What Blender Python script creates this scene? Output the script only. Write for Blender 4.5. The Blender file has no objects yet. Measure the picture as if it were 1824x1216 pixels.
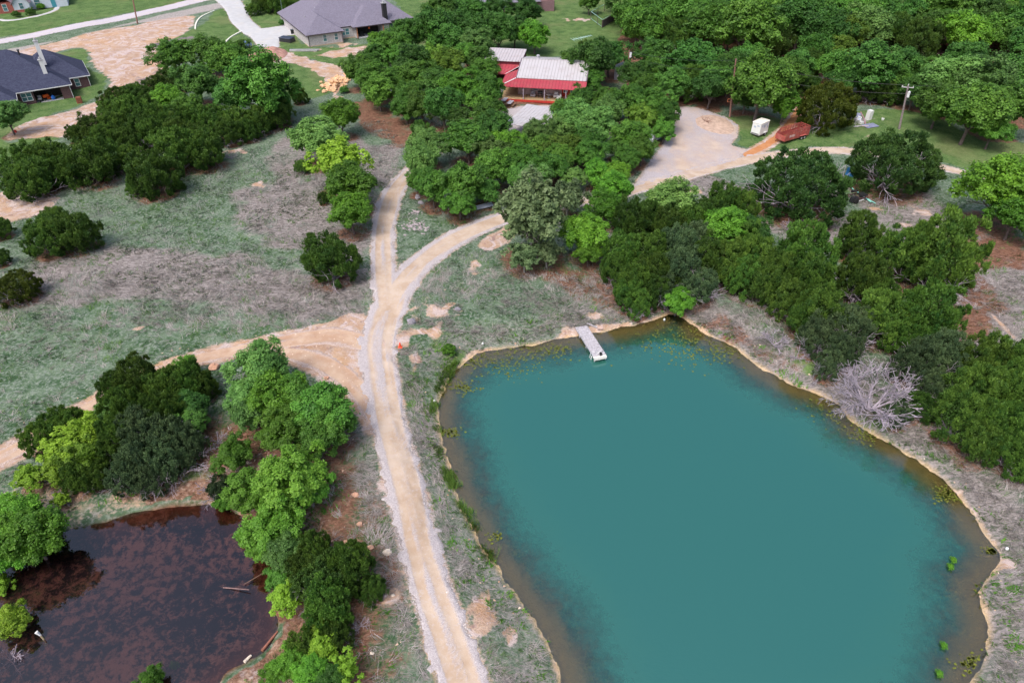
import bpy, math, random
import numpy as np
# ------------------------------------------------------------------ camera, sky, sun
sc = bpy.context.scene
F = 1216.0; CX = 912.0; CY = 608.0; CAMH = 45.0; PIT = math.radians(38.0)
cam = bpy.data.cameras.new('camera'); camo = bpy.data.objects.new('camera', cam)
sc.collection.objects.link(camo); sc.camera = camo
cam.sensor_width = 36.0; cam.lens = 24.0; cam.clip_end = 5000; cam.clip_start = 0.5
camo.location = (0, 0, CAMH); camo.rotation_euler = (math.pi/2 - PIT, 0, 0)
SUN_EL = 58; SUN_AZ = 215          # high sun behind thin cloud
w = bpy.data.worlds.new('World'); sc.world = w; w.use_nodes = True
wn = w.node_tree; bg = wn.nodes['Background']
sky = wn.nodes.new('ShaderNodeTexSky'); sky.sky_type = 'NISHITA'; sky.sun_disc = False
sky.sun_elevation = math.radians(SUN_EL); sky.sun_rotation = math.radians(SUN_AZ)
sky.air_density = 1.0; sky.dust_density = 8.0; sky.ozone_density = 1.5; sky.altitude = 200
wn.links.new(sky.outputs[0], bg.inputs[0]); bg.inputs[1].default_value = 0.15
sl = bpy.data.lights.new('sun', 'SUN'); slo = bpy.data.objects.new('sun', sl); sc.collection.objects.link(slo)
sl.energy = 1.05; sl.angle = math.radians(14); sl.color = (1.0, 0.95, 0.9)
_az = math.radians(SUN_AZ)
slo.rotation_euler = (math.radians(90-SUN_EL), 0, math.pi - _az)
sc.view_settings.view_transform = 'Standard'; sc.view_settings.look = 'None'
sc.view_settings.exposure = 0.54; sc.view_settings.gamma = 1.0
sc.cycles.max_bounces = 6; sc.cycles.transparent_max_bounces = 8
C = sc.collection
rng = np.random.default_rng(7)
# ------------------------------------------------------------------ helpers
def G(px, py, z=0.0):
    u = (px-CX)/F; v = (CY-py)/F
    d = np.array([u, math.cos(PIT)+v*math.sin(PIT), -math.sin(PIT)+v*math.cos(PIT)])
    t = (z-CAMH)/d[2]
    return np.array([d[0]*t, d[1]*t])
def depth(x, y, z):
    return y*math.cos(PIT) + (CAMH-z)*math.sin(PIT)
def hsh(ix, iy, s):
    n = (ix*374761393 + iy*668265263 + s*144665) & 0xffffffff
    n = ((n ^ (n >> 13))*1274126177) & 0xffffffff
    n = n ^ (n >> 16)
    return (n & 0xffff)/65535.0
def vnoise(x, y, s=0):
    x = np.asarray(x, float); y = np.asarray(y, float)
    ix = np.floor(x).astype(np.int64); iy = np.floor(y).astype(np.int64)
    fx = x-ix; fy = y-iy; fx = fx*fx*(3-2*fx); fy = fy*fy*(3-2*fy)
    a = hsh(ix, iy, s); b = hsh(ix+1, iy, s); c = hsh(ix, iy+1, s); d = hsh(ix+1, iy+1, s)
    return (a*(1-fx)+b*fx)*(1-fy) + (c*(1-fx)+d*fx)*fy
def fbm(x, y, s=0, o=4):
    r = 0; a = 0.5; t = 0
    for i in range(o):
        r = r+a*vnoise(np.asarray(x)*2**i, np.asarray(y)*2**i, s+i*17); t += a; a *= .55
    return r/t
def ss(a, b, x):
    t = np.clip((x-a)/(b-a), 0, 1); return t*t*(3-2*t)
def sdf_poly(x, y, P):
    x = np.asarray(x, float); y = np.asarray(y, float)
    if x.size < 50:
        A = np.array([p[:2] for p in P], float); B = np.roll(A, -1, 0); E_ = B-A
        xx = x.ravel()[:, None]; yy = y.ravel()[:, None]
        t = np.clip(((xx-A[:, 0])*E_[:, 0]+(yy-A[:, 1])*E_[:, 1])/np.maximum((E_**2).sum(1), 1e-9), 0, 1)
        d = np.sqrt(((xx-A[:, 0]-t*E_[:, 0])**2+(yy-A[:, 1]-t*E_[:, 1])**2).min(1))
        c = (A[:, 1] > yy) != (B[:, 1] > yy); xi = E_[:, 0]*(yy-A[:, 1])/np.where(E_[:, 1] == 0, 1e-9, E_[:, 1])+A[:, 0]
        ins = ((c & (xx < xi)).sum(1) % 2) == 1
        return np.where(ins, -d, d).reshape(x.shape)
    best = np.full(x.shape, 1e18); inside = np.zeros(x.shape, bool); n = len(P)
    for i in range(n):
        ax, ay = P[i]; bx, by = P[(i+1) % n]; ex, ey = bx-ax, by-ay
        t = np.clip(((x-ax)*ex+(y-ay)*ey)/max(ex*ex+ey*ey, 1e-9), 0, 1)
        best = np.minimum(best, (x-ax-t*ex)**2+(y-ay-t*ey)**2)
        if ay != by:
            c = (ay > y) != (by > y)
            inside ^= c & (x < (bx-ax)*(y-ay)/(by-ay)+ax)
    d = np.sqrt(best); return np.where(inside, -d, d)
def smooth_poly(P, closed=True, k=3):
    P = [np.array(p, float) for p in P]; n = len(P); out = []
    for i in range(n if closed else n-1):
        g = (lambda j: P[j % n]) if closed else (lambda j: P[min(max(j, 0), n-1)])
        p0, p1, p2, p3 = g(i-1), g(i), g(i+1), g(i+2)
        for j in range(k):
            t = j/k
            out.append(.5*((2*p1)+(-p0+p2)*t+(2*p0-5*p1+4*p2-p3)*t*t+(-p0+3*p1-3*p2+p3)*t**3))
    if not closed: out.append(P[-1])
    return out
def wpoly(px, z=0.0, k=3): return smooth_poly([G(a, b, z) for a, b in px], True, k)
# ------------------------------------------------------------------ terrain
POND1 = wpoly([(1030,598),(1070,592),(1100,585),(1130,580),(1160,572),(1180,563),(1200,560),(1220,568),(1243,586),(1275,604),(1310,619),(1345,648),(1380,668),(1420,690),(1455,700),(1490,720),(1525,755),(1560,775),(1600,800),(1650,830),(1690,865),(1725,905),(1750,945),(1775,980),(1777,1010),(1750,1040),(1744,1062),(1755,1090),(1762,1120),(1755,1160),(1738,1195),(1725,1240),(1690,1330),(1500,1420),(1150,1400),(1020,1290),(1000,1216),(985,1170),(960,1120),(930,1075),(895,1025),(860,975),(840,935),(815,885),(800,830),(785,780),(780,730),(790,690),(815,655),(850,630),(905,620),(960,613),(1000,603)])
POND2 = wpoly([(240,915),(300,900),(345,898),(400,903),(440,930),(468,955),(488,1000),(485,1050),(494,1100),(480,1145),(440,1180),(400,1205),(350,1260),(250,1340),(100,1360),(-90,1350),(-140,1150),(-90,1020),(30,960),(110,945),(165,935)])
def h_base(x, y):
    x = np.asarray(x, float); y = np.asarray(y, float)
    far = ss(60, 100, y)
    return 1.1 + (fbm(x*.045, y*.045, 3, 3)-.5)*(.9+.5*far)
def hb0(x, y):
    """terrain without the road beds"""
    x = np.asarray(x, float); y = np.asarray(y, float)
    h = h_base(x, y)
    d1 = sdf_poly(x, y, POND1); d2 = sdf_poly(x, y, POND2)
    d1 = d1 + (vnoise(x*.9, y*.9, 41)-.5)*.5 + (vnoise(x*2.5, y*2.5, 43)-.5)*.22
    d2 = d2 + (vnoise(x*.9, y*.9, 42)-.5)*.5
    def prof(d, deep, w, rise):
        up = .22*ss(0, .35, d) + .13*ss(.3, 2, d)
        return d, up, rise
    b1 = .25*ss(0, .4, d1)+(h-.25)*ss(.3, 4.5, d1)
    b2 = .2*ss(0, .4, d2)+(h-.2)*ss(.3, 6, d2)
    o = np.minimum(b1, b2)
    o = np.where(d1 < 0, -.10*ss(0, .3, -d1)-.35*ss(.3, 3, -d1)-2.0*ss(2.5, 10, -d1), o)
    o = np.where(d2 < 0, -.12*ss(0, .4, -d2)-.45*ss(.3, 4, -d2), o)
    return o
def hb(x, y): return hb0(x, y)
def H1(x, y): return float(hb(np.array([x]), np.array([y]))[0])
def P(px, py, dz=0.0):
    z = 1.0
    for _ in range(6):
        g = G(px, py, z+dz); z = H1(*g)
    return np.array([g[0], g[1], z])
# ------------------------------------------------------------------ roads as distance fields
def stroke(pts, k=4):
    """pts: (px,py,width_px) -> smoothed world polyline with half widths"""
    q = []
    for a, b, wp in pts:
        p = P(a, b); q.append((p[0], p[1], .5*wp*depth(*p)/F))
    return smooth_poly(q, False, k)
def sd_stroke(x, y, S):
    best = np.full(x.shape, 1e9); lat = np.zeros(x.shape); lon = np.zeros(x.shape); hw = np.ones(x.shape); L = 0
    for i in range(len(S)-1):
        ax, ay, aw = S[i]; bx, by, bw = S[i+1]; ex, ey = bx-ax, by-ay; l = math.hypot(ex, ey)
        t = np.clip(((x-ax)*ex+(y-ay)*ey)/(l*l), 0, 1)
        qx = x-ax-t*ex; qy = y-ay-t*ey; d = np.hypot(qx, qy); wd = aw+(bw-aw)*t
        s = d-wd; m = s < best
        best = np.where(m, s, best); lat = np.where(m, np.sign(ex*qy-ey*qx)*d, lat)
        lon = np.where(m, L+t*l, lon); hw = np.where(m, wd, hw); L += l
    return best, lat, lon, hw
ROAD_MAIN = stroke([(872,1400,100),(826,1216,80),(763,1030,68),(725,880,62),(692,745,60),(675,650,60),(674,600,60),(697,540,58),(738,480,52),(800,432,50),(860,402,44),(930,378,38),(1010,362,34),(1080,352,30),(1135,335,34),(1200,318,34),(1280,296,30),(1345,282,29),(1400,274,27),(1460,268,26),(1530,270,26),(1600,280,24),(1680,299,24),(1750,316,20),(1830,332,16)])
ROAD_LEFT = stroke([(690,545,40),(684,510,40),(683,480,40),(683,420,38),(690,370,38),(706,335,34),(730,305,30),(765,275,24),(830,245,22),(900,215,24)])
TRACK_A = stroke([(668,615,44),(600,598,50),(540,602,46),(450,618,34),(370,634,34),(300,655,34),(230,690,36),(160,724,36),(90,765,40),(10,810,46),(-80,850,50)])
TRACK_B = stroke([(500,625,30),(560,640,46),(610,668,46),(645,705,38),(672,760,26)])
TRACK_C = stroke([(1330,276,16),(1365,258,16),(1395,235,15),(1418,205,14),(1440,172,12),(1468,145,10),(1500,118,8)])
STREET = stroke([(-90,95,38),(0,74,36),(120,50,34),(240,27,32),(330,6,28),(400,-10,26),(520,-40,24)])
DRIVE = stroke([(398,-8,40),(418,14,34),(432,40,34),(462,62,34),(500,62,24),(550,54,20)])
PAD = [P(*q)[:2] for q in [(436,54),(480,50),(540,40),(546,56),(503,64),(496,75),(497,84),(465,91),(452,72)]]
LOT = [P(*q)[:2] for q in [(1205,190),(1240,192),(1290,208),(1314,224),(1312,244),(1298,258),(1330,268),(1320,282),(1240,306),(1130,332),(1150,300),(1180,262),(1198,230)]]
LOT2 = [P(*q)[:2] for q in [(893,198),(930,189),(990,188),(1000,205),(940,240),(890,230)]]
WALK = stroke([(-20,28,9),(0,36,8),(40,34,7),(90,22,7),(102,12,7),(96,-4,7)])
CURB1 = None
def road_sd(x, y):
    d = np.full(x.shape, 1e9)
    for S in (ROAD_MAIN, ROAD_LEFT, STREET, DRIVE, WALK):
        d = np.minimum(d, sd_stroke(x, y, S)[0])
    for Q in (PAD, LOT, LOT2): d = np.minimum(d, sdf_poly(x, y, Q))
    return d
def track_sd(x, y):
    d = np.full(x.shape, 1e9)
    for S in (TRACK_A, TRACK_B, TRACK_C): d = np.minimum(d, sd_stroke(x, y, S)[0])
    return d
# ------------------------------------------------------------------ node helpers
class NT:
    def __init__(s, name):
        s.m = bpy.data.materials.new(name); s.m.use_nodes = True; s.t = s.m.node_tree
        s.b = s.t.nodes['Principled BSDF']; s.out = s.t.nodes['Material Output']; s._c = None
    def n(s, typ, **kw):
        nd = s.t.nodes.new(typ)
        for k, v in kw.items(): setattr(nd, k, v)
        return nd
    def l(s, a, b): s.t.links.new(a, b)
    def _in(s, sock, v):
        if hasattr(v, 'is_output'): s.l(v, sock)
        elif isinstance(v, (tuple, list)): sock.default_value = tuple(v)+((1.0,) if len(v) == 3 and sock.type == 'RGBA' else ())
        else: sock.default_value = v
    def coord(s, kind='Object'):
        if s._c is None: s._c = s.n('ShaderNodeTexCoord')
        return s._c.outputs[kind]
    def mapping(s, scale, vec=None, rot=0):
        m = s.n('ShaderNodeMapping'); s.l(vec or s.coord(), m.inputs[0])
        m.inputs['Scale'].default_value = scale; m.inputs['Rotation'].default_value = (0, 0, rot); return m.outputs[0]
    def noise(s, scale, detail=4, rough=.55, dist=0, vec=None, out=0):
        nd = s.n('ShaderNodeTexNoise'); s.l(vec or s.coord(), nd.inputs['Vector'])
        nd.inputs['Scale'].default_value = scale; nd.inputs['Detail'].default_value = detail
        nd.inputs['Roughness'].default_value = rough; nd.inputs['Distortion'].default_value = dist
        return nd.outputs[out]
    def voro(s, scale, out='Color', vec=None, feature='F1'):
        nd = s.n('ShaderNodeTexVoronoi', feature=feature); s.l(vec or s.coord(), nd.inputs['Vector'])
        nd.inputs['Scale'].default_value = scale; return nd.outputs[out]
    def mix(s, f, a, b, bt='MIX'):
        nd = s.n('ShaderNodeMix', data_type='RGBA', blend_type=bt)
        s._in(nd.inputs[0], f); s._in(nd.inputs[6], a); s._in(nd.inputs[7], b); return nd.outputs[2]
    def math(s, op, a, b=0.0, c=0.0, clamp=False):
        nd = s.n('ShaderNodeMath', operation=op, use_clamp=clamp)
        s._in(nd.inputs[0], a); s._in(nd.inputs[1], b); s._in(nd.inputs[2], c); return nd.outputs[0]
    def sstep(s, v, a, b):
        nd = s.n('ShaderNodeMapRange', interpolation_type='SMOOTHSTEP')
        s._in(nd.inputs[0], v); nd.inputs[1].default_value = a; nd.inputs[2].default_value = b; return nd.outputs[0]
    def attr(s, name, out='Fac'):
        return s.n('ShaderNodeAttribute', attribute_name=name).outputs[out]
    def sep(s, v):
        nd = s.n('ShaderNodeSeparateColor'); s.l(v, nd.inputs[0]); return nd.outputs
    def bump(s, h, strength=.5, dist=.1):
        nd = s.n('ShaderNodeBump'); s.l(h, nd.inputs['Height'])
        nd.inputs['Strength'].default_value = strength; nd.inputs['Distance'].default_value = dist
        s.l(nd.outputs[0], s.b.inputs['Normal'])
    def base(s, c, rough=.85, spec=.25, metal=0):
        s._in(s.b.inputs['Base Color'], c); s._in(s.b.inputs['Roughness'], rough)
        s.b.inputs['Specular IOR Level'].default_value = spec; s.b.inputs['Metallic'].default_value = metal
_mc = {}
def simple(name, col, rough=.7, var=.18, scale=3.0, spec=.3, metal=0, bump=.0, dirt=None):
    if name in _mc: return _mc[name]
    t = NT(name); nz = t.noise(scale, 5, .6)
    lo = tuple(c*(1-var) for c in col); hi = tuple(min(1, c*(1+var)) for c in col)
    c = t.mix(t.sstep(nz, .3, .7), lo, hi)
    if dirt: c = t.mix(t.math('MULTIPLY', t.sstep(t.noise(scale*.6, 6, .7), .5, .7), .6), c, dirt)
    t.base(c, rough, spec, metal)
    if bump: t.bump(t.noise(scale*4, 4), bump, .03)
    _mc[name] = t.m; return t.m
# ------------------------------------------------------------------ mesh helpers
def newobj(name, V, Fc, m=None, parent=None, smooth=False, **props):
    me = bpy.data.meshes.new(name)
    V = np.asarray(V, dtype=np.float32).reshape(-1, 3)
    if isinstance(Fc, np.ndarray):
        n, k = Fc.shape
        me.vertices.add(len(V)); me.vertices.foreach_set('co', V.ravel())
        me.loops.add(n*k); me.loops.foreach_set('vertex_index', Fc.astype(np.int32).ravel())
        me.polygons.add(n); me.polygons.foreach_set('loop_start', np.arange(0, n*k, k, dtype=np.int32))
        me.polygons.foreach_set('loop_total', np.full(n, k, dtype=np.int32))
        me.update(calc_edges=True)
    else:
        me.from_pydata([tuple(map(float, v)) for v in V], [], Fc); me.update()
    if smooth: me.polygons.foreach_set('use_smooth', np.ones(len(me.polygons), dtype=bool))
    o = bpy.data.objects.new(name, me); C.objects.link(o)
    if m: me.materials.append(m)
    if parent: o.parent = parent
    for k_, v_ in props.items(): o[k_] = v_
    return o
def thing(name, label, cat, loc=(0, 0, 0), rz=0.0, group=None):
    o = bpy.data.objects.new(name, None); C.objects.link(o); o.empty_display_size = .3
    o.location = [float(v) for v in loc]; o.rotation_euler = (0, 0, rz); o['label'] = label; o['category'] = cat
    if group: o['group'] = group
    return o
class MB:
    def __init__(s): s.v = []; s.f = []
    def face(s, pts):
        b = len(s.v); s.v += [tuple(map(float, p)) for p in pts]; s.f.append(list(range(b, b+len(pts)))); return s
    def box(s, x0, x1, y0, y1, z0, z1, taper=0):
        b = len(s.v); t = taper
        s.v += [(x0,y0,z0),(x1,y0,z0),(x1,y1,z0),(x0,y1,z0),(x0+t,y0+t,z1),(x1-t,y0+t,z1),(x1-t,y1-t,z1),(x0+t,y1-t,z1)]
        for q in ((0,3,2,1),(4,5,6,7),(0,1,5,4),(1,2,6,5),(2,3,7,6),(3,0,4,7)): s.f.append([b+i for i in q])
        return s
    def tube(s, a, b_, r0, r1=None, n=8, cap=True):
        r1 = r0 if r1 is None else r1
        a = np.array(a, float); b_ = np.array(b_, float); d = b_-a; L = np.linalg.norm(d)
        if L < 1e-6: return s
        d /= L; u = np.cross(d, (0, 0, 1) if abs(d[2]) < .9 else (1, 0, 0)); u /= np.linalg.norm(u); v = np.cross(d, u)
        b = len(s.v)
        for i in range(n):
            t = 2*math.pi*i/n; o = u*math.cos(t)+v*math.sin(t)
            s.v.append(tuple(a+o*r0)); s.v.append(tuple(b_+o*r1))
        for i in range(n):
            j = (i+1) % n; s.f.append([b+2*i, b+2*j, b+2*j+1, b+2*i+1])
        if cap: s.f.append([b+2*i for i in range(n)][::-1]); s.f.append([b+2*i+1 for i in range(n)])
        return s
    def beam(s, a, b_, wd, ht):
        a = np.array(a, float); b_ = np.array(b_, float); d = b_-a; d /= np.linalg.norm(d)
        u = np.cross(d, (0, 0, 1) if abs(d[2]) < .95 else (1, 0, 0)); u /= np.linalg.norm(u); v = np.cross(u, d)
        b = len(s.v)
        for q in (a, b_):
            for su, sv in ((-1,-1),(1,-1),(1,1),(-1,1)): s.v.append(tuple(q+u*su*wd/2+v*sv*ht/2))
        for q in ((3,2,1,0),(4,5,6,7),(0,1,5,4),(1,2,6,5),(2,3,7,6),(3,0,4,7)): s.f.append([b+i for i in q])
        return s
    def lathe(s, prof, c=(0, 0, 0), n=14):
        b = len(s.v)
        for r, z in prof:
            for i in range(n):
                t = 2*math.pi*i/n; s.v.append((c[0]+r*math.cos(t), c[1]+r*math.sin(t), c[2]+z))
        for k in range(len(prof)-1):
            for i in range(n):
                j = (i+1) % n; s.f.append([b+k*n+i, b+k*n+j, b+(k+1)*n+j, b+(k+1)*n+i])
        s.f.append([b+i for i in range(n)][::-1]); s.f.append([b+(len(prof)-1)*n+i for i in range(n)])
        return s
    def wheel(s, c, r, wd, ax='y', n=16):
        c = np.array(c, float); e = np.array((0, 1, 0) if ax == 'y' else (1, 0, 0), float)*wd/2
        s.tube(c-e, c+e, r, r, n); return s
    def prism(s, poly, z0, z1):
        n = len(poly); b = len(s.v)
        s.v += [(float(p[0]), float(p[1]), z0) for p in poly]+[(float(p[0]), float(p[1]), z1) for p in poly]
        s.f.append(list(range(b, b+n))[::-1]); s.f.append(list(range(b+n, b+2*n)))
        for i in range(n):
            j = (i+1) % n; s.f.append([b+i, b+j, b+n+j, b+n+i])
        return s
    def rock(s, c, r, seed, sq=(1, 1, .6)):
        rg = np.random.default_rng(seed); n = 8; b = len(s.v); rings = 5
        for k in range(rings):
            ph = math.pi*(k+.5)/rings
            for i in range(n):
                t = 2*math.pi*i/n + .3*k; q = r*(.75+.45*rg.random())
                s.v.append((c[0]+q*sq[0]*math.sin(ph)*math.cos(t), c[1]+q*sq[1]*math.sin(ph)*math.sin(t), c[2]+q*sq[2]*math.cos(ph)))
        for k in range(rings-1):
            for i in range(n):
                j = (i+1) % n; s.f.append([b+k*n+i, b+(k+1)*n+i, b+(k+1)*n+j, b+k*n+j])
        s.f.append([b+i for i in range(n)]); s.f.append([b+(rings-1)*n+i for i in range(n)][::-1])
        return s
    def build(s, name, m, parent=None, smooth=False, **kw): return newobj(name, s.v, s.f, m, parent, smooth, **kw)
def point_attr(o, name, arr, typ='FLOAT'):
    me = o.data; a = me.attributes.new(name, typ, 'POINT')
    if typ == 'FLOAT': a.data.foreach_set('value', np.asarray(arr, np.float32).ravel())
    else: a.data.foreach_set('color', np.asarray(arr, np.float32).ravel())
def grid_faces(nx, ny):
    i = np.arange(nx-1); j = np.arange(ny-1); I, J = np.meshgrid(i, j, indexing='ij')
    a = (I*ny+J).ravel(); return np.stack([a, a+ny, a+ny+1, a+1], 1)
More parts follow.
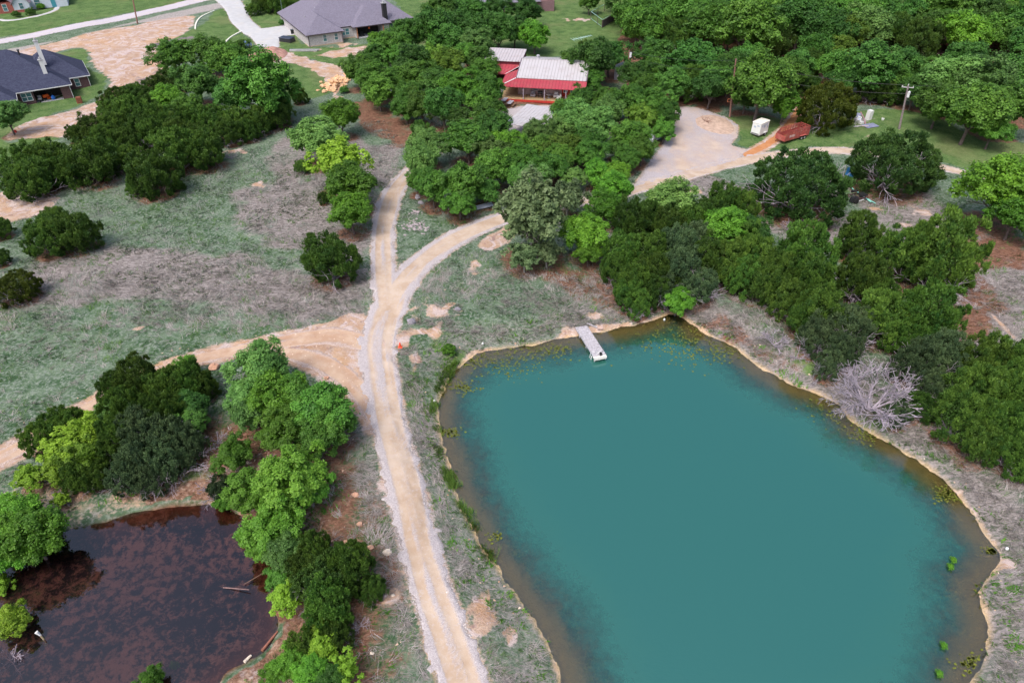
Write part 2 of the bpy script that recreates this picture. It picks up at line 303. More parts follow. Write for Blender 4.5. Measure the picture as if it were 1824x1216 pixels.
# ------------------------------------------------------------------ where each tree stands (crown centre and crown radius as read off the photo)
TREES = {
 'band': [(376,98,28,'oak'),(408,112,30,'oak'),(426,95,22,'oak'),(352,146,32,'oakd'),(462,158,50,'oak'),(414,172,32,'oakd'),(302,178,26,'bright'),(334,188,24,'oak'),(490,180,26,'oakd'),
   (311,140,24,'cedar'),(281,155,24,'cedar'),(243,172,26,'cedar'),(207,180,24,'cedar'),(195,198,22,'cedar'),(237,200,28,'cedar'),(266,190,24,'cedar'),(166,232,26,'cedar'),(207,226,28,'cedar'),(136,238,18,'cedar'),(190,246,26,'cedar'),(252,226,28,'cedar'),(281,208,24,'cedar'),(314,214,26,'cedar'),(349,208,26,'cedar'),(385,214,30,'cedar'),(423,214,28,'cedar'),(462,214,26,'cedar'),(408,235,24,'cedar'),(444,232,20,'cedar'),(495,205,24,'cedar'),(314,238,28,'cedar'),(350,240,26,'cedar'),(230,248,24,'cedar'),(275,240,26,'cedar')],
 'bandfront': [(270,306,46,'cedar'),(317,267,38,'cedar'),(361,264,38,'cedar'),(243,335,16,'cedar'),(160,291,42,'cedar'),(190,280,30,'cedar'),(219,279,26,'cedar'),(136,297,30,'cedar')],
 'leftedge': [(83,279,36,'cedar'),(36,293,32,'cedar'),(44,323,38,'cedar'),(74,308,34,'cedar'),(85,418,40,'cedar'),(132,415,38,'cedar'),(97,388,22,'cedar'),(-4,405,22,'cedar'),(-4,458,18,'cedar'),(28,508,38,'cedaro')],
 'limes': [(608,208,25,'bright'),(568,242,36,'oakl'),(602,286,40,'lime'),(626,328,36,'bright'),(625,376,30,'bright'),(578,352,12,'cedar'),(540,296,14,'cedar')],
 'clumpb': [(636,123,28,'oak'),(665,99,26,'oak'),(695,87,28,'oak'),(667,68,11,'bright'),(726,66,30,'oak'),(665,145,28,'oak'),(675,165,26,'oak'),(736,107,30,'oakd'),(710,105,24,'oak'),(770,103,28,'lime2'),(797,113,26,'lime2'),(742,133,28,'oak'),(703,141,24,'oak'),(726,166,26,'oak'),(750,190,27,'oak'),(722,190,24,'oak'),(772,150,24,'oakd'),(821,154,34,'bright'),(849,83,26,'oakl'),(833,97,24,'oak'),(855,105,24,'oak'),(866,123,24,'oak'),(872,162,26,'oak'),(847,176,24,'oak'),(791,190,33,'oakd'),(817,208,22,'oakd'),(746,229,14,'oak')],
 'behind': [(770,52,34,'oakd'),(797,66,30,'oakd'),(781,20,30,'oak'),(809,45,28,'oakd'),(857,52,30,'oakd'),(890,56,30,'oakd'),(916,52,26,'oakd'),(953,62,26,'bright'),(800,10,26,'oakd'),(840,24,24,'oakd'),(880,20,22,'oakd'),(936,16,24,'oakd'),(1050,4,16,'oak')],
 'yard': [(869,207,30,'oak'),(880,232,28,'oakd'),(833,246,38,'oak'),(759,258,32,'oakl'),(750,288,30,'oakl'),(771,335,30,'oak'),(747,322,22,'oak'),(824,326,40,'oak'),(818,361,26,'oak'),(878,296,34,'oak'),(875,272,28,'oakl'),(866,338,24,'oakd'),(907,262,26,'bright'),(931,280,26,'oak'),(958,240,24,'oakl'),(966,262,26,'oak'),(1002,262,30,'lime2'),(1046,255,30,'oak'),(1049,278,26,'oak'),(996,284,26,'oak'),(978,301,28,'oak'),(1020,316,22,'oakl'),(952,319,30,'oakl'),(920,312,26,'oakd')],
 'lot': [(1010,193,28,'oak'),(1030,212,32,'oakl'),(1060,221,32,'oakl'),(1040,176,24,'oak'),(1082,178,28,'oak'),(1123,182,28,'oak'),(1162,187,30,'oak'),(1185,207,24,'oak'),(1144,207,28,'lime2'),(1183,231,20,'oak'),(1085,200,26,'oakl'),(1126,245,32,'oak'),(1144,266,24,'oak'),(1102,258,22,'oakd'),(1118,284,20,'oak'),(1000,225,24,'oakl')],
 'bend': [(950,384,70,'grey'),(934,455,28,'grey'),(975,446,28,'grey'),(1012,350,32,'grey'),(1064,308,24,'bright'),(1098,312,24,'bright'),(1092,340,32,'bright'),(1079,370,30,'bright'),(1040,420,36,'bright'),(1049,448,24,'bright')],
 'dockside': [(1325,430,30,'cedar'),(1118,522,28,'cedar'),(1162,518,28,'cedar'),(1190,500,30,'cedar'),(1180,520,26,'cedarg'),(1225,395,32,'cedar'),(1255,385,34,'cedar'),(1095,480,26,'cedar'),(1330,495,34,'cedar'),(1127,395,34,'cedar'),(1160,388,30,'cedar'),(1192,402,34,'cedar'),(1291,362,34,'cedar'),(1324,370,28,'cedar'),(1196,356,38,'oakl'),(1292,402,38,'bright'),(1340,412,26,'oakd'),(1110,445,36,'cedar'),(1160,445,38,'cedar'),(1209,435,34,'cedarg'),(1242,422,32,'cedarg'),(1258,464,38,'cedar'),(1301,464,36,'cedar'),(1209,477,38,'cedarg'),(1160,484,36,'cedar'),(1127,504,30,'cedar'),(1137,540,24,'cedar'),(1248,504,34,'cedarg'),(1291,484,30,'cedar'),(1206,538,24,'bright'),(1340,460,36,'cedar'),(1357,500,38,'cedar')],
 'bank': [(1500,625,32,'cedarg'),(1478,650,26,'cedarg'),(1625,650,34,'cedarg'),(1600,735,24,'cedarg'),(1400,530,34,'cedar'),(1572,530,30,'cedar'),(1438,459,52,'cedar'),(1385,488,36,'cedar'),(1450,506,40,'cedar'),(1541,494,46,'cedar'),(1533,423,40,'cedar'),(1679,459,64,'cedar'),(1616,451,46,'cedar'),(1466,554,46,'cedar'),(1513,577,44,'cedarg'),(1434,568,32,'cedar'),(1458,600,34,'cedarg'),(1569,570,44,'cedar'),(1655,566,58,'cedar'),(1610,590,36,'cedar'),(1675,633,44,'cedarg'),(1746,645,46,'cedar'),(1796,656,44,'cedar'),(1667,688,34,'cedarg'),(1734,692,50,'cedar'),(1805,700,46,'cedar'),(1640,722,26,'cedar'),(1712,738,46,'cedar'),(1774,745,46,'cedar'),(1818,762,44,'cedar'),(1746,785,38,'cedar'),(1804,800,36,'cedar'),(1822,835,26,'cedar')],
 'right': [(1428,325,84,'cedarb'),(1592,293,70,'cedarb'),(1474,190,52,'cedaro'),(1788,335,58,'bright'),(1812,382,40,'bright')],
 'triangle': [(468,962,40,'cotton'),(512,985,36,'oakl'),(395,870,24,'cedarg'),(468,656,46,'oakl'),(439,708,36,'oakl'),(485,708,42,'bright'),(524,708,36,'oak'),(570,728,50,'oak'),(592,752,40,'oak'),(567,784,34,'oak'),(440,742,26,'oakl'),(498,764,44,'cotton'),(415,808,36,'cotton'),(520,850,64,'cotton'),(450,872,46,'cotton'),(492,930,50,'cotton'),(549,870,40,'cotton'),(399,896,16,'bright')],
 'pondwest': [(205,690,26,'cedar'),(215,725,32,'cedar'),(215,775,34,'cedar'),(220,850,30,'cedarg'),(265,855,28,'cedarg'),(335,800,30,'cedarg'),(140,850,28,'cedar'),(130,760,30,'cedar'),(310,735,36,'cedar'),(247,679,38,'cedar'),(296,694,36,'cedar'),(333,681,34,'cedar'),(362,690,24,'cedar'),(331,652,18,'bright'),(336,723,30,'oakd'),(341,750,26,'oakd'),(195,733,22,'oakl'),(279,741,38,'cedar'),(247,773,40,'cedarg'),(284,778,42,'cedarg'),(321,773,30,'cedarg'),(296,820,36,'cedarg'),(247,817,34,'cedarg'),(114,758,32,'cedar'),(74,782,28,'cedar'),(158,768,34,'lime'),(111,800,38,'lime'),(148,812,34,'lime'),(198,805,30,'cedar'),(49,847,26,'lime'),(99,838,28,'lime'),(173,842,26,'cedar'),(108,889,14,'lime')],
 'pondedge': [(20,915,42,'bright'),(62,962,50,'bright'),(14,985,42,'bright'),(26,1105,30,'lime'),(0,1040,20,'lime'),(270,1212,22,'bright')],
 'dam': [(600,1130,28,'cedar'),(545,1150,30,'cedar'),(585,1215,30,'oak'),(560,985,34,'cedar'),(500,1030,26,'oak'),(582,1030,58,'cedarb'),(625,1009,42,'cedar'),(664,1050,24,'cedar'),(582,1084,42,'cedar'),(545,1012,34,'cedar'),(509,1066,30,'lime'),(528,1045,22,'lime'),(571,1121,24,'lime'),(577,1156,28,'lime'),(517,1180,28,'bright'),(613,1194,28,'lime'),(490,1197,20,'bright'),(556,1200,28,'bright')],
 'woodsfront': [(1061,112,36,'oakd'),(1087,95,32,'oakd'),(1049,142,22,'oak'),(1022,112,26,'oak'),(1046,88,18,'cedar'),(1238,103,40,'oakd'),(1272,142,32,'oakd'),(1169,125,28,'cedar'),(1229,150,30,'cedar'),(1266,158,28,'oakd'),(1440,150,24,'cedar'),(1425,118,26,'oakd'),(1510,142,26,'oakd'),(1480,118,26,'oak'),(1590,142,26,'oak'),(1632,160,28,'oakd'),(1555,160,24,'cedar'),(1300,130,32,'oak'),(1325,112,30,'oakd'),(1200,150,28,'oakd'),(1148,150,24,'oak'),(1165,95,30,'oakd'),(1335,100,26,'oak'),(1640,125,30,'oak'),(1820,140,40,'oakd'),(1716,112,36,'oakd'),(1450,95,28,'oak'),(1358,150,52,'oak'),(1401,133,30,'oak'),(1397,190,24,'bright'),(1330,172,24,'oakd'),(1504,52,36,'lime2'),(1496,88,22,'lime2'),(1547,118,44,'oakd'),(1371,77,36,'cedar'),(1586,163,24,'cedar'),(1603,118,32,'oakd'),(1685,142,46,'oakl'),(1749,142,50,'oakl'),(1676,184,36,'oak'),(1736,195,50,'oak'),(1792,185,48,'oak'),(1771,228,30,'oak'),(1440,110,30,'cedar'),(1130,130,26,'oakd'),(1200,120,26,'oakd')],
 'lone': [(311,95,33,'oak'),(588,460,48,'cedar'),(533,172,14,'cedar'),(10,205,28,'oakl'),(451,16,12,'cedar'),(490,4,20,'cedar'),(6,1218,0,'x')],
}
TALL = ('dockside', 'bank', 'pondwest', 'dam')
KGEO = {'oak':(1.30,'oak'),'oakd':(1.30,'oak'),'oakl':(1.30,'oak'),'bright':(1.28,'oak'),'lime':(1.28,'airy'),'lime2':(1.3,'oak'),'grey':(1.3,'airy'),'cotton':(1.28,'cotton'),
        'cedar':(1.04,'cedar'),'cedarg':(1.04,'cedar'),'cedarb':(.68,'cedarb'),'cedaro':(.72,'cedarb')}
def tree_place(px, py, rp, kind, reg=''):
    zc = KGEO[kind][0]-(.14 if kind in ('cedar', 'cedarg') and reg not in TALL else 0); r = 3.0; z = 1.0
    for _ in range(6):
        g = G(px, py, z+zc*r); r = rp*depth(g[0], g[1], z+zc*r)/F; z = H1(*g)
    return float(g[0]), float(g[1]), float(z), float(r)
PLACED = []    # (region, kind, x, y, z, r, px, py)
for reg, L_ in TREES.items():
    for (a, b, rp, k) in L_:
        if reg == 'limes' and rp > 20: rp *= 1.17
        if k == 'x': continue
        x, y, z, r = tree_place(a, b, rp, k, reg); PLACED.append((reg, k, x, y, z, r, a, b))
# the big wood at the upper right: trees at natural spacing behind the front row
_wp = [G(a, b, 3)for a, b in [(1105,48),(1110,0),(1100,-30),(1940,-30),(2150,120),(1840,120),(1740,95),(1640,95),(1570,75),(1480,100),(1420,80),(1400,100),(1330,100),(1290,92),(1200,84),(1130,85)]]
_xs = [p[0] for p in _wp]; _ys = [p[1] for p in _wp]; rr = random.Random(11); _got = []; _ex = [(q[2], q[3], q[5]) for q in PLACED if q[0] == 'woodsfront']
for _ in range(9000):
    x = rr.uniform(min(_xs), max(_xs)); y = rr.uniform(min(_ys), max(_ys))
    if sdf_poly(np.array([x]), np.array([y]), _wp)[0] > 0: continue
    r = rr.uniform(3.8, 6.0)
    if any((x-a)**2+(y-b)**2 < (.66*(r+c))**2 for a, b, c in _got) or any((x-a)**2+(y-b)**2 < (.5*(r+c))**2 for a, b, c in _ex): continue
    q = depth(x, y, 5); px = CX+F*x/q
    _got.append((x, y, r))
for x, y, r in _got:
    k = rr.choices(['oak','oakd','oakl','cedar','bright','lime2'], [32,34,14,14,4,1.5])[0]
    if k == 'cedar': r *= .85
    PLACED.append(('woods', k, x, y, H1(x, y), r, 0, 0))
# ------------------------------------------------------------------ ground sheet
def lin(a, b, s): return list(np.arange(a, b, s))
gx = sorted(set([-2500,-1500,-900,-500,-320]+lin(-240,-75,1.1)+lin(-75,-45,.7)+lin(-45,50,.38)+lin(50,75,.7)+lin(75,260,1.3)+[270,350,520,900,1500,2500]))
gy = sorted(set([-800,-300,-100,-40,0,8]+lin(12,90,.38)+lin(90,130,.7)+lin(130,310,1.3)+[320,350,400,500,800,1500,2600]))
gx = np.array(gx, float); gy = np.array(gy, float); X, Y = np.meshgrid(gx, gy, indexing='ij'); X = X.ravel(); Y = Y.ravel()
Z = hb(X, Y); RS = road_sd(X, Y); TS = track_sd(X, Y)
tus = (fbm(X*1.3, Y*1.3, 51, 3)-.5)
D1 = sdf_poly(X, Y, POND1); D2 = sdf_poly(X, Y, POND2); DP = np.minimum(D1, D2)
Z = Z + tus*.22*ss(.3, 2, RS)*ss(.3, 1.5, TS)*ss(.6, 2.5, DP) + (vnoise(X*.9, Y*.9, 77)-.5)*.06*ss(1, 3, D2)
Z = Z - .22*ss(.1, .7, -RS) - .14*ss(.0, .5, -TS)*(RS > 0)
Z = np.where((np.abs(X) > 300) | (Y > 330) | (Y < 5), 1.0, Z)
def wp(px): return smooth_poly([P(a, b)[:2] for a, b in px], True, 2)
def patch(polys, soft=1.5, wob=1.6, s=5):
    o = np.zeros(X.shape)
    for q in polys:
        W = wp(q); xs = [p[0] for p in W]; ys = [p[1] for p in W]; m = (X > min(xs)-5) & (X < max(xs)+5) & (Y > min(ys)-5) & (Y < max(ys)+5)
        d = sdf_poly(X[m], Y[m], W)+(fbm(X[m]*.35, Y[m]*.35, s, 3)-.5)*2*wob
        o[m] = np.maximum(o[m], np.clip(.5-d/soft, 0, 1))
    return o
def blobs(L_, soft=.6, s=9):
    o = np.zeros(X.shape)
    for a, b, rx, ry in L_:
        p = P(a, b); dd = depth(*p)/F; wx = rx*dd; wy = ry*dd/max(.35, math.sin(math.atan2(CAMH, p[1]))); M = 3*max(wx, wy)+3
        m = (np.abs(X-p[0]) < M) & (np.abs(Y-p[1]) < M)
        d = np.hypot((X[m]-p[0])/wx, (Y[m]-p[1])/wy)-1+(fbm(X[m]*.9, Y[m]*.9, s, 4)-.5)*3.0
        o[m] = np.maximum(o[m], .72*np.clip(.5-d/(soft*2), 0, 1))
    return o
lawn = patch([[(-40,100),(20,120),(130,88),(155,92),(158,120),(190,138),(184,160),(150,183),(90,203),(40,232),(-40,235)],[(-40,238),(20,255),(108,230),(125,240),(60,262),(0,300),(-60,300)],
  [(-80,45),(0,66),(120,44),(230,22),(330,2),(330,-60),(-80,-60)],[(355,48),(383,20),(405,18),(430,55),(468,100),(440,90),(400,84),(330,85),(310,70)],[(432,6),(470,-20),(530,-10),(548,30),(510,50),(465,50),(445,38)],
  [(488,74),(530,62),(545,85),(640,80),(730,70),(700,110),(640,130),(610,134),(560,106),(500,98)],[(730,40),(730,-40),(1120,-60),(1115,45),(1070,90),(1010,100),(850,100),(740,80)],
  [(1288,208),(1420,218),(1440,260),(1400,268),(1340,266),(1305,258),(1322,236)],[(1425,262),(1440,230),(1540,195),(1660,205),(1760,255),(1900,250),(1900,290),(1740,300),(1650,282),(1520,262)],
  [(470,120),(560,112),(600,140),(590,165),(520,180),(490,150)]], 1.6, 1.2)
lawn = np.maximum(lawn, .8*blobs([(800,622,44,24),(735,690,16,40),(985,690,10,6),(1440,660,40,14),(1560,745,50,18),(1235,575,10,6),(330,850,40,16)]))
dirt = patch([[(0,104),(60,84),(130,68),(190,52),(240,46),(300,32),(348,28),(334,55),(300,75),(294,110),(300,130),(270,155),(225,180),(190,208),(150,230),(70,245),(12,250),(28,226),(90,207),(150,190),(192,162),(194,135),(168,122),(160,92),(130,84),(60,104)],
  [(-40,352),(60,345),(108,352),(60,385),(-40,402)],[(440,96),(490,88),(560,108),(606,120),(622,140),(596,168),(572,132),(520,114),(450,110)],[(560,100),(620,86),(660,84),(640,100)],
  [(1236,204),(1290,212),(1312,232),(1290,240),(1240,226)],[(1000,590),(1060,576),(1130,572),(1120,584),(1040,600),(1000,606)],[(850,440),(900,400),(930,410),(880,450)],
  [(520,590),(640,560),(660,600),(660,700),(620,690),(560,650),(480,640),(400,640),(440,612)]], 1.2, 1.0)
dirt = np.maximum(dirt, blobs([(785,560,26,24),(765,590,20,16),(720,600,16,24),(740,640,10,16),(870,1085,20,34),(905,1130,12,20),(845,480,22,11),(1230,340,14,8),(1185,330,6,12),(1640,376,14,8),(1622,404,20,7),(1700,425,10,14),(1795,590,5,24),(1560,372,14,5),(60,890,16,16),(110,240,20,7),(700,610,16,30),(1700,640,10,5),(740,560,12,12),(1560,245,14,6),(1010,230,10,4),(560,90,10,4),(1035,35,30,4),(870,990,8,10),(860,1090,26,30),(700,1060,12,16),(780,1180,10,12),(1790,1000,14,8),(1700,880,14,7),(690,860,16,24),(610,80,20,5),(250,585,8,4),(600,175,14,5),(1060,560,20,4),(265,95,4,3),(300,245,12,6),(460,330,14,5),(415,270,20,4)]))
dirt = np.maximum(dirt, np.clip(1-np.abs(DP-.05)/.8, 0, 1)*(.08+.78*vnoise(X*.25, Y*.25, 91)))
dirt = np.maximum(dirt, .60*np.clip(1-np.maximum(RS, 0)/1.2, 0, 1)); dirt = np.maximum(dirt, .8*np.clip(1-np.maximum(TS, 0)/1.6, 0, 1))
sd_dam = sd_stroke(X, Y, ROAD_MAIN)[0]
_damL = (X < 0) & (Y < 62) & (D2 > .4)
dirt = np.maximum(dirt, .43*_damL*ss(14, 2.5, D2))
red = patch([[(875,170),(1005,178),(1005,190),(930,189),(875,198)],[(640,180),(700,205),(738,232),(728,264),(680,250),(610,195)],[(895,440),(960,470),(1090,480),(1130,560),(1080,560),(1000,520),(920,480)],[(1190,575),(1290,560),(1370,610),(1420,660),(1340,640),(1270,590)],[(1640,500),(1740,470),(1800,560),(1720,620),(1640,560)],[(1100,60),(1900,60),(1900,210),(1740,215),(1600,150),(1500,150),(1420,170),(1400,190),(1200,190),(1100,150)],[(1640,420),(1824,430),(1824,480),(1700,470)]], 2.5, 1.8)
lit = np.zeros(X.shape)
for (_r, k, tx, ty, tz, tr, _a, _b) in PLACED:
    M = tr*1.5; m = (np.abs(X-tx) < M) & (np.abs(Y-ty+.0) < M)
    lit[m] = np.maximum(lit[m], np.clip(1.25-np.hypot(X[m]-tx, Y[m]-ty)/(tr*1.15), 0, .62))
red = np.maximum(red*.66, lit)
red = np.maximum(red, .68*_damL*ss(17, 4, D2)*(X > -30))
straw = patch([[(60,480),(130,440),(260,440),(420,450),(540,500),(640,480),(650,560),(560,580),(420,560),(200,540),(60,545)],[(420,330),(540,330),(660,380),(650,470),(540,460),(420,400)],[(500,240),(640,250),(720,270),(700,330),(600,400),(480,330)],[(1200,285),(1330,330),(1350,380),(1240,360)],[(1360,370),(1540,380),(1620,430),(1540,460),(1400,430)],[(1500,330),(1650,340),(1824,470),(1824,620),(1720,640),(1640,500)]], 3, 2.5)*.75
straw = np.maximum(straw, ss(7, 2, D1)*.85*(Y < 70)*np.where(X < 14, .58, .72))
straw = np.maximum(straw, .5*ss(4.5, .5, sd_dam)*ss(-.2, .6, sd_dam)*(Y < 52))
grav = np.clip(1-np.maximum(RS-.0, 0)/.6, 0, 1)*.66
grav = np.maximum(grav, patch([[(0,90),(120,66),(240,38),(340,14),(400,4),(400,14),(340,28),(240,44),(190,52),(60,84),(0,106)]], 1.5, .8)*.6)
wet = np.clip(.5-DP/.5, 0, 1)
dry_red = blobs([(235,160,14,30),(290,80,20,10),(330,70,20,8)])*.9
Vg = np.stack([X, Y, Z], 1)
t = NT('ground'); m1 = t.sep(t.attr('m1', 'Color')); m2 = t.sep(t.attr('m2', 'Color')); m3 = t.sep(t.attr('m3', 'Color'))
v = t.coord(); n_fine = t.noise(3.2, 5, .65); n_mid = t.noise(.55, 5, .6); n_big = t.noise(.09, 4, .55)
n_str = t.noise(1.6, 6, .72, 1.2, vec=t.mapping((1, 2.1, 1), rot=.5)); n_sp = t.noise(9, 4, .7)
sage = t.mix(t.sstep(n_mid, .35, .66), (.042,.092,.042), (.125,.185,.120))
sage = t.mix(t.sstep(n_fine, .42, .68), sage, (.215,.26,.22))
strawc = t.mix(t.sstep(n_str, .36, .62), (.095,.085,.078), (.30,.275,.275))
fs = t.sstep(t.math('ADD', m1[2], t.math('MULTIPLY', t.math('ADD', t.math('SUBTRACT', n_big, .5), t.math('MULTIPLY', t.math('SUBTRACT', n_str, .5), 1.2)), 1.0)), .25, .72)
col = t.mix(fs, sage, strawc)
def over(col, mask, c, k=.8, a=.32, b=.62, nz=None):
    f = t.sstep(t.math('ADD', mask, t.math('MULTIPLY', t.math('SUBTRACT', nz or t.math('MULTIPLY_ADD', n_fine, .5, t.math('MULTIPLY', n_mid, .5)), .5), k)), a, b)
    return t.mix(f, col, c)
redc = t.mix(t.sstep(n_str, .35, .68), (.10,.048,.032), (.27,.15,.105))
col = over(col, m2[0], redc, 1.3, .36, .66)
lawnc = t.mix(t.sstep(n_mid, .3, .7), (.045,.105,.028), (.11,.19,.060)); lawnc = t.mix(t.math('MULTIPLY', t.sstep(n_fine, .45, .7), .6), lawnc, (.20,.24,.12)); lawnc = t.mix(t.math('MULTIPLY', t.sstep(n_big, .52, .66), .35), lawnc, (.20,.20,.10))
col = over(col, m1[0], lawnc, 1.0, .34, .62)
dirtc = t.mix(t.sstep(n_mid, .3, .7), (.37,.235,.155), (.47,.36,.29)); dirtc = t.mix(t.math('MULTIPLY', t.sstep(t.noise(.35, 7, .7, 1.5), .48, .58), .8), dirtc, (.52,.45,.46)); dirtc = t.mix(t.math('MULTIPLY', t.sstep(t.noise(.42, 7, .75, 2.6), .54, .62), .75), dirtc, (.25,.16,.15)); dirtc = t.mix(t.math('MULTIPLY', t.sstep(t.noise(.13, 4, .6, 1.0), .5, .62), .5), dirtc, (.47,.28,.14)); dirtc = t.mix(t.sstep(n_str, .5, .78), dirtc, (.56,.47,.42))
dirtc = t.mix(t.math('MULTIPLY', t.sstep(n_sp, .58, .7), .55), dirtc, (.26,.17,.12))
col = over(col, m1[1], dirtc, 1.15, .36, .62)
gravc = t.mix(t.sstep(t.voro(7, 'Distance'), .1, .6), (.60,.56,.56), (.30,.27,.27))
col = over(col, m2[1], gravc, 1.0, .40, .62, n_sp)
col = over(col, m3[0], (.20,.17,.19), .9)
# pond beds: silt, algae mats
alg = t.mix(t.sstep(t.noise(2.6, 7, .75, .8), .47, .58), (.10,.12,.035), (.32,.33,.07)); zz_ = t.n('ShaderNodeSeparateXYZ'); t.l(t.coord(), zz_.inputs[0]); bed = t.mix(t.sstep(n_mid, .42, .66), (.34,.25,.12), alg); bed = t.mix(t.sstep(t.math('ADD', zz_.outputs[2], t.math('MULTIPLY', t.math('SUBTRACT', n_fine, .5), .25)), -.42, -.18), bed, (.58,.42,.23))
bed2 = t.mix(t.sstep(t.math('ADD', t.math('MULTIPLY', t.noise(1.6, 9, .78, .4), .7), t.math('MULTIPLY', t.noise(.16, 3, .5), .3)), .46, .56), (.012,.011,.019), (.27,.155,.125)); bed2 = t.mix(m3[2], bed2, (.20,.075,.035))
col = t.mix(m2[2], col, t.mix(m3[1], bed, bed2))
col = t.mix(t.math('MULTIPLY', t.sstep(t.noise(1.1, 3, .5), .56, .75), .35), col, t.mix(.5, col, (.03,.045,.02)))
t.base(col, .92, .12)
t.bump(t.math('ADD', n_fine, t.math('MULTIPLY', n_sp, .35)), .7, .22)
_near2 = np.where(D2 < 2, 1.0, 0.0)
red2 = ss(-2.2, -.2, D2)*ss(-2, 3, X+34)*.6
ground = newobj('ground', Vg, grid_faces(len(gx), len(gy)), t.m, smooth=True, kind='structure')
one = np.ones(X.shape)
point_attr(ground, 'm1', np.stack([lawn, dirt, straw, one], 1), 'FLOAT_COLOR')
point_attr(ground, 'm2', np.stack([red, grav, wet, one], 1), 'FLOAT_COLOR')
point_attr(ground, 'm3', np.stack([dry_red, _near2, red2, one], 1), 'FLOAT_COLOR')
# ------------------------------------------------------------------ water
def water(name, PL, mud, kdep, rough, bumps, maxmud, ior=1.9, tint=(.9, .95, 1, 1)):
    xs = [p[0] for p in PL]; ys = [p[1] for p in PL]; s = .5
    ax = np.arange(min(xs)-1, max(xs)+1, s); ay = np.arange(max(min(ys)-1, -5), max(ys)+1, s)
    A, B = np.meshgrid(ax, ay, indexing='ij'); d = sdf_poly(A.ravel(), B.ravel(), PL)
    fc = grid_faces(len(ax), len(ay)); keep = (d[fc] < .9).all(1); fc = fc[keep]
    V = np.stack([A.ravel(), B.ravel(), np.zeros(A.size)], 1)
    used = np.unique(fc); mp = -np.ones(len(V), int); mp[used] = np.arange(len(used))
    t = NT(name); nt = t.t; nt.nodes.remove(t.b)
    dep = t.attr('depth'); nz = t.noise(.28, 5, .62); nf = t.noise(1.5, 5, .7)
    dd = t.math('ADD', dep, t.math('MULTIPLY', t.math('ADD', t.math('MULTIPLY', t.math('SUBTRACT', nz, .5), 3.2), t.math('MULTIPLY', t.math('SUBTRACT', nf, .5), 4.0)), t.sstep(dep, .3, 3)))
    f = t.math('MULTIPLY', t.sstep(dd, kdep[0], kdep[1]), maxmud)
    tr = t.n('ShaderNodeBsdfTransparent'); tr.inputs[0].default_value = mud[1]
    df = t.n('ShaderNodeBsdfDiffuse'); t._in(df.inputs[0], t.mix(t.sstep(dd, kdep[1]*.55, kdep[1]*1.5), mud[2], mud[0]))
    mx = t.n('ShaderNodeMixShader'); t.l(f, mx.inputs[0]); t.l(tr.outputs[0], mx.inputs[1]); t.l(df.outputs[0], mx.inputs[2])
    gl = t.n('ShaderNodeBsdfGlossy'); gl.inputs['Roughness'].default_value = rough; gl.inputs[0].default_value = tint
    fr = t.n('ShaderNodeFresnel'); fr.inputs[0].default_value = ior
    bp = t.n('ShaderNodeBump'); bp.inputs['Strength'].default_value = bumps; bp.inputs['Distance'].default_value = .05
    t.l(t.math('MULTIPLY', t.noise(3.0, 3, .5, .6, vec=t.mapping((1, 1.8, 1), rot=.4)), t.sstep(t.noise(.05, 3, .6), .38, .7)), bp.inputs['Height']); t.l(bp.outputs[0], gl.inputs['Normal']); t.l(bp.outputs[0], fr.inputs['Normal'])
    m2_ = t.n('ShaderNodeMixShader'); t.l(fr.outputs[0], m2_.inputs[0]); t.l(mx.outputs[0], m2_.inputs[1]); t.l(gl.outputs[0], m2_.inputs[2])
    t.l(m2_.outputs[0], t.out.inputs[0])
    o = newobj(name, V[used], mp[fc], t.m, smooth=True, kind='structure')
    point_attr(o, 'depth', -d[used]); return o
water('pond_water', POND1, ((.020,.114,.092), (.86,.88,.70,1), (.024,.120,.090)), (.3, 5.2), .02, .45, .97, 2.2, (.58, .84, 1, 1))
water('small_pond_water', POND2, ((.03,.022,.03), (.72,.60,.58,1), (.03,.02,.025)), (0, 6), .015, .05, .15, 1.78)
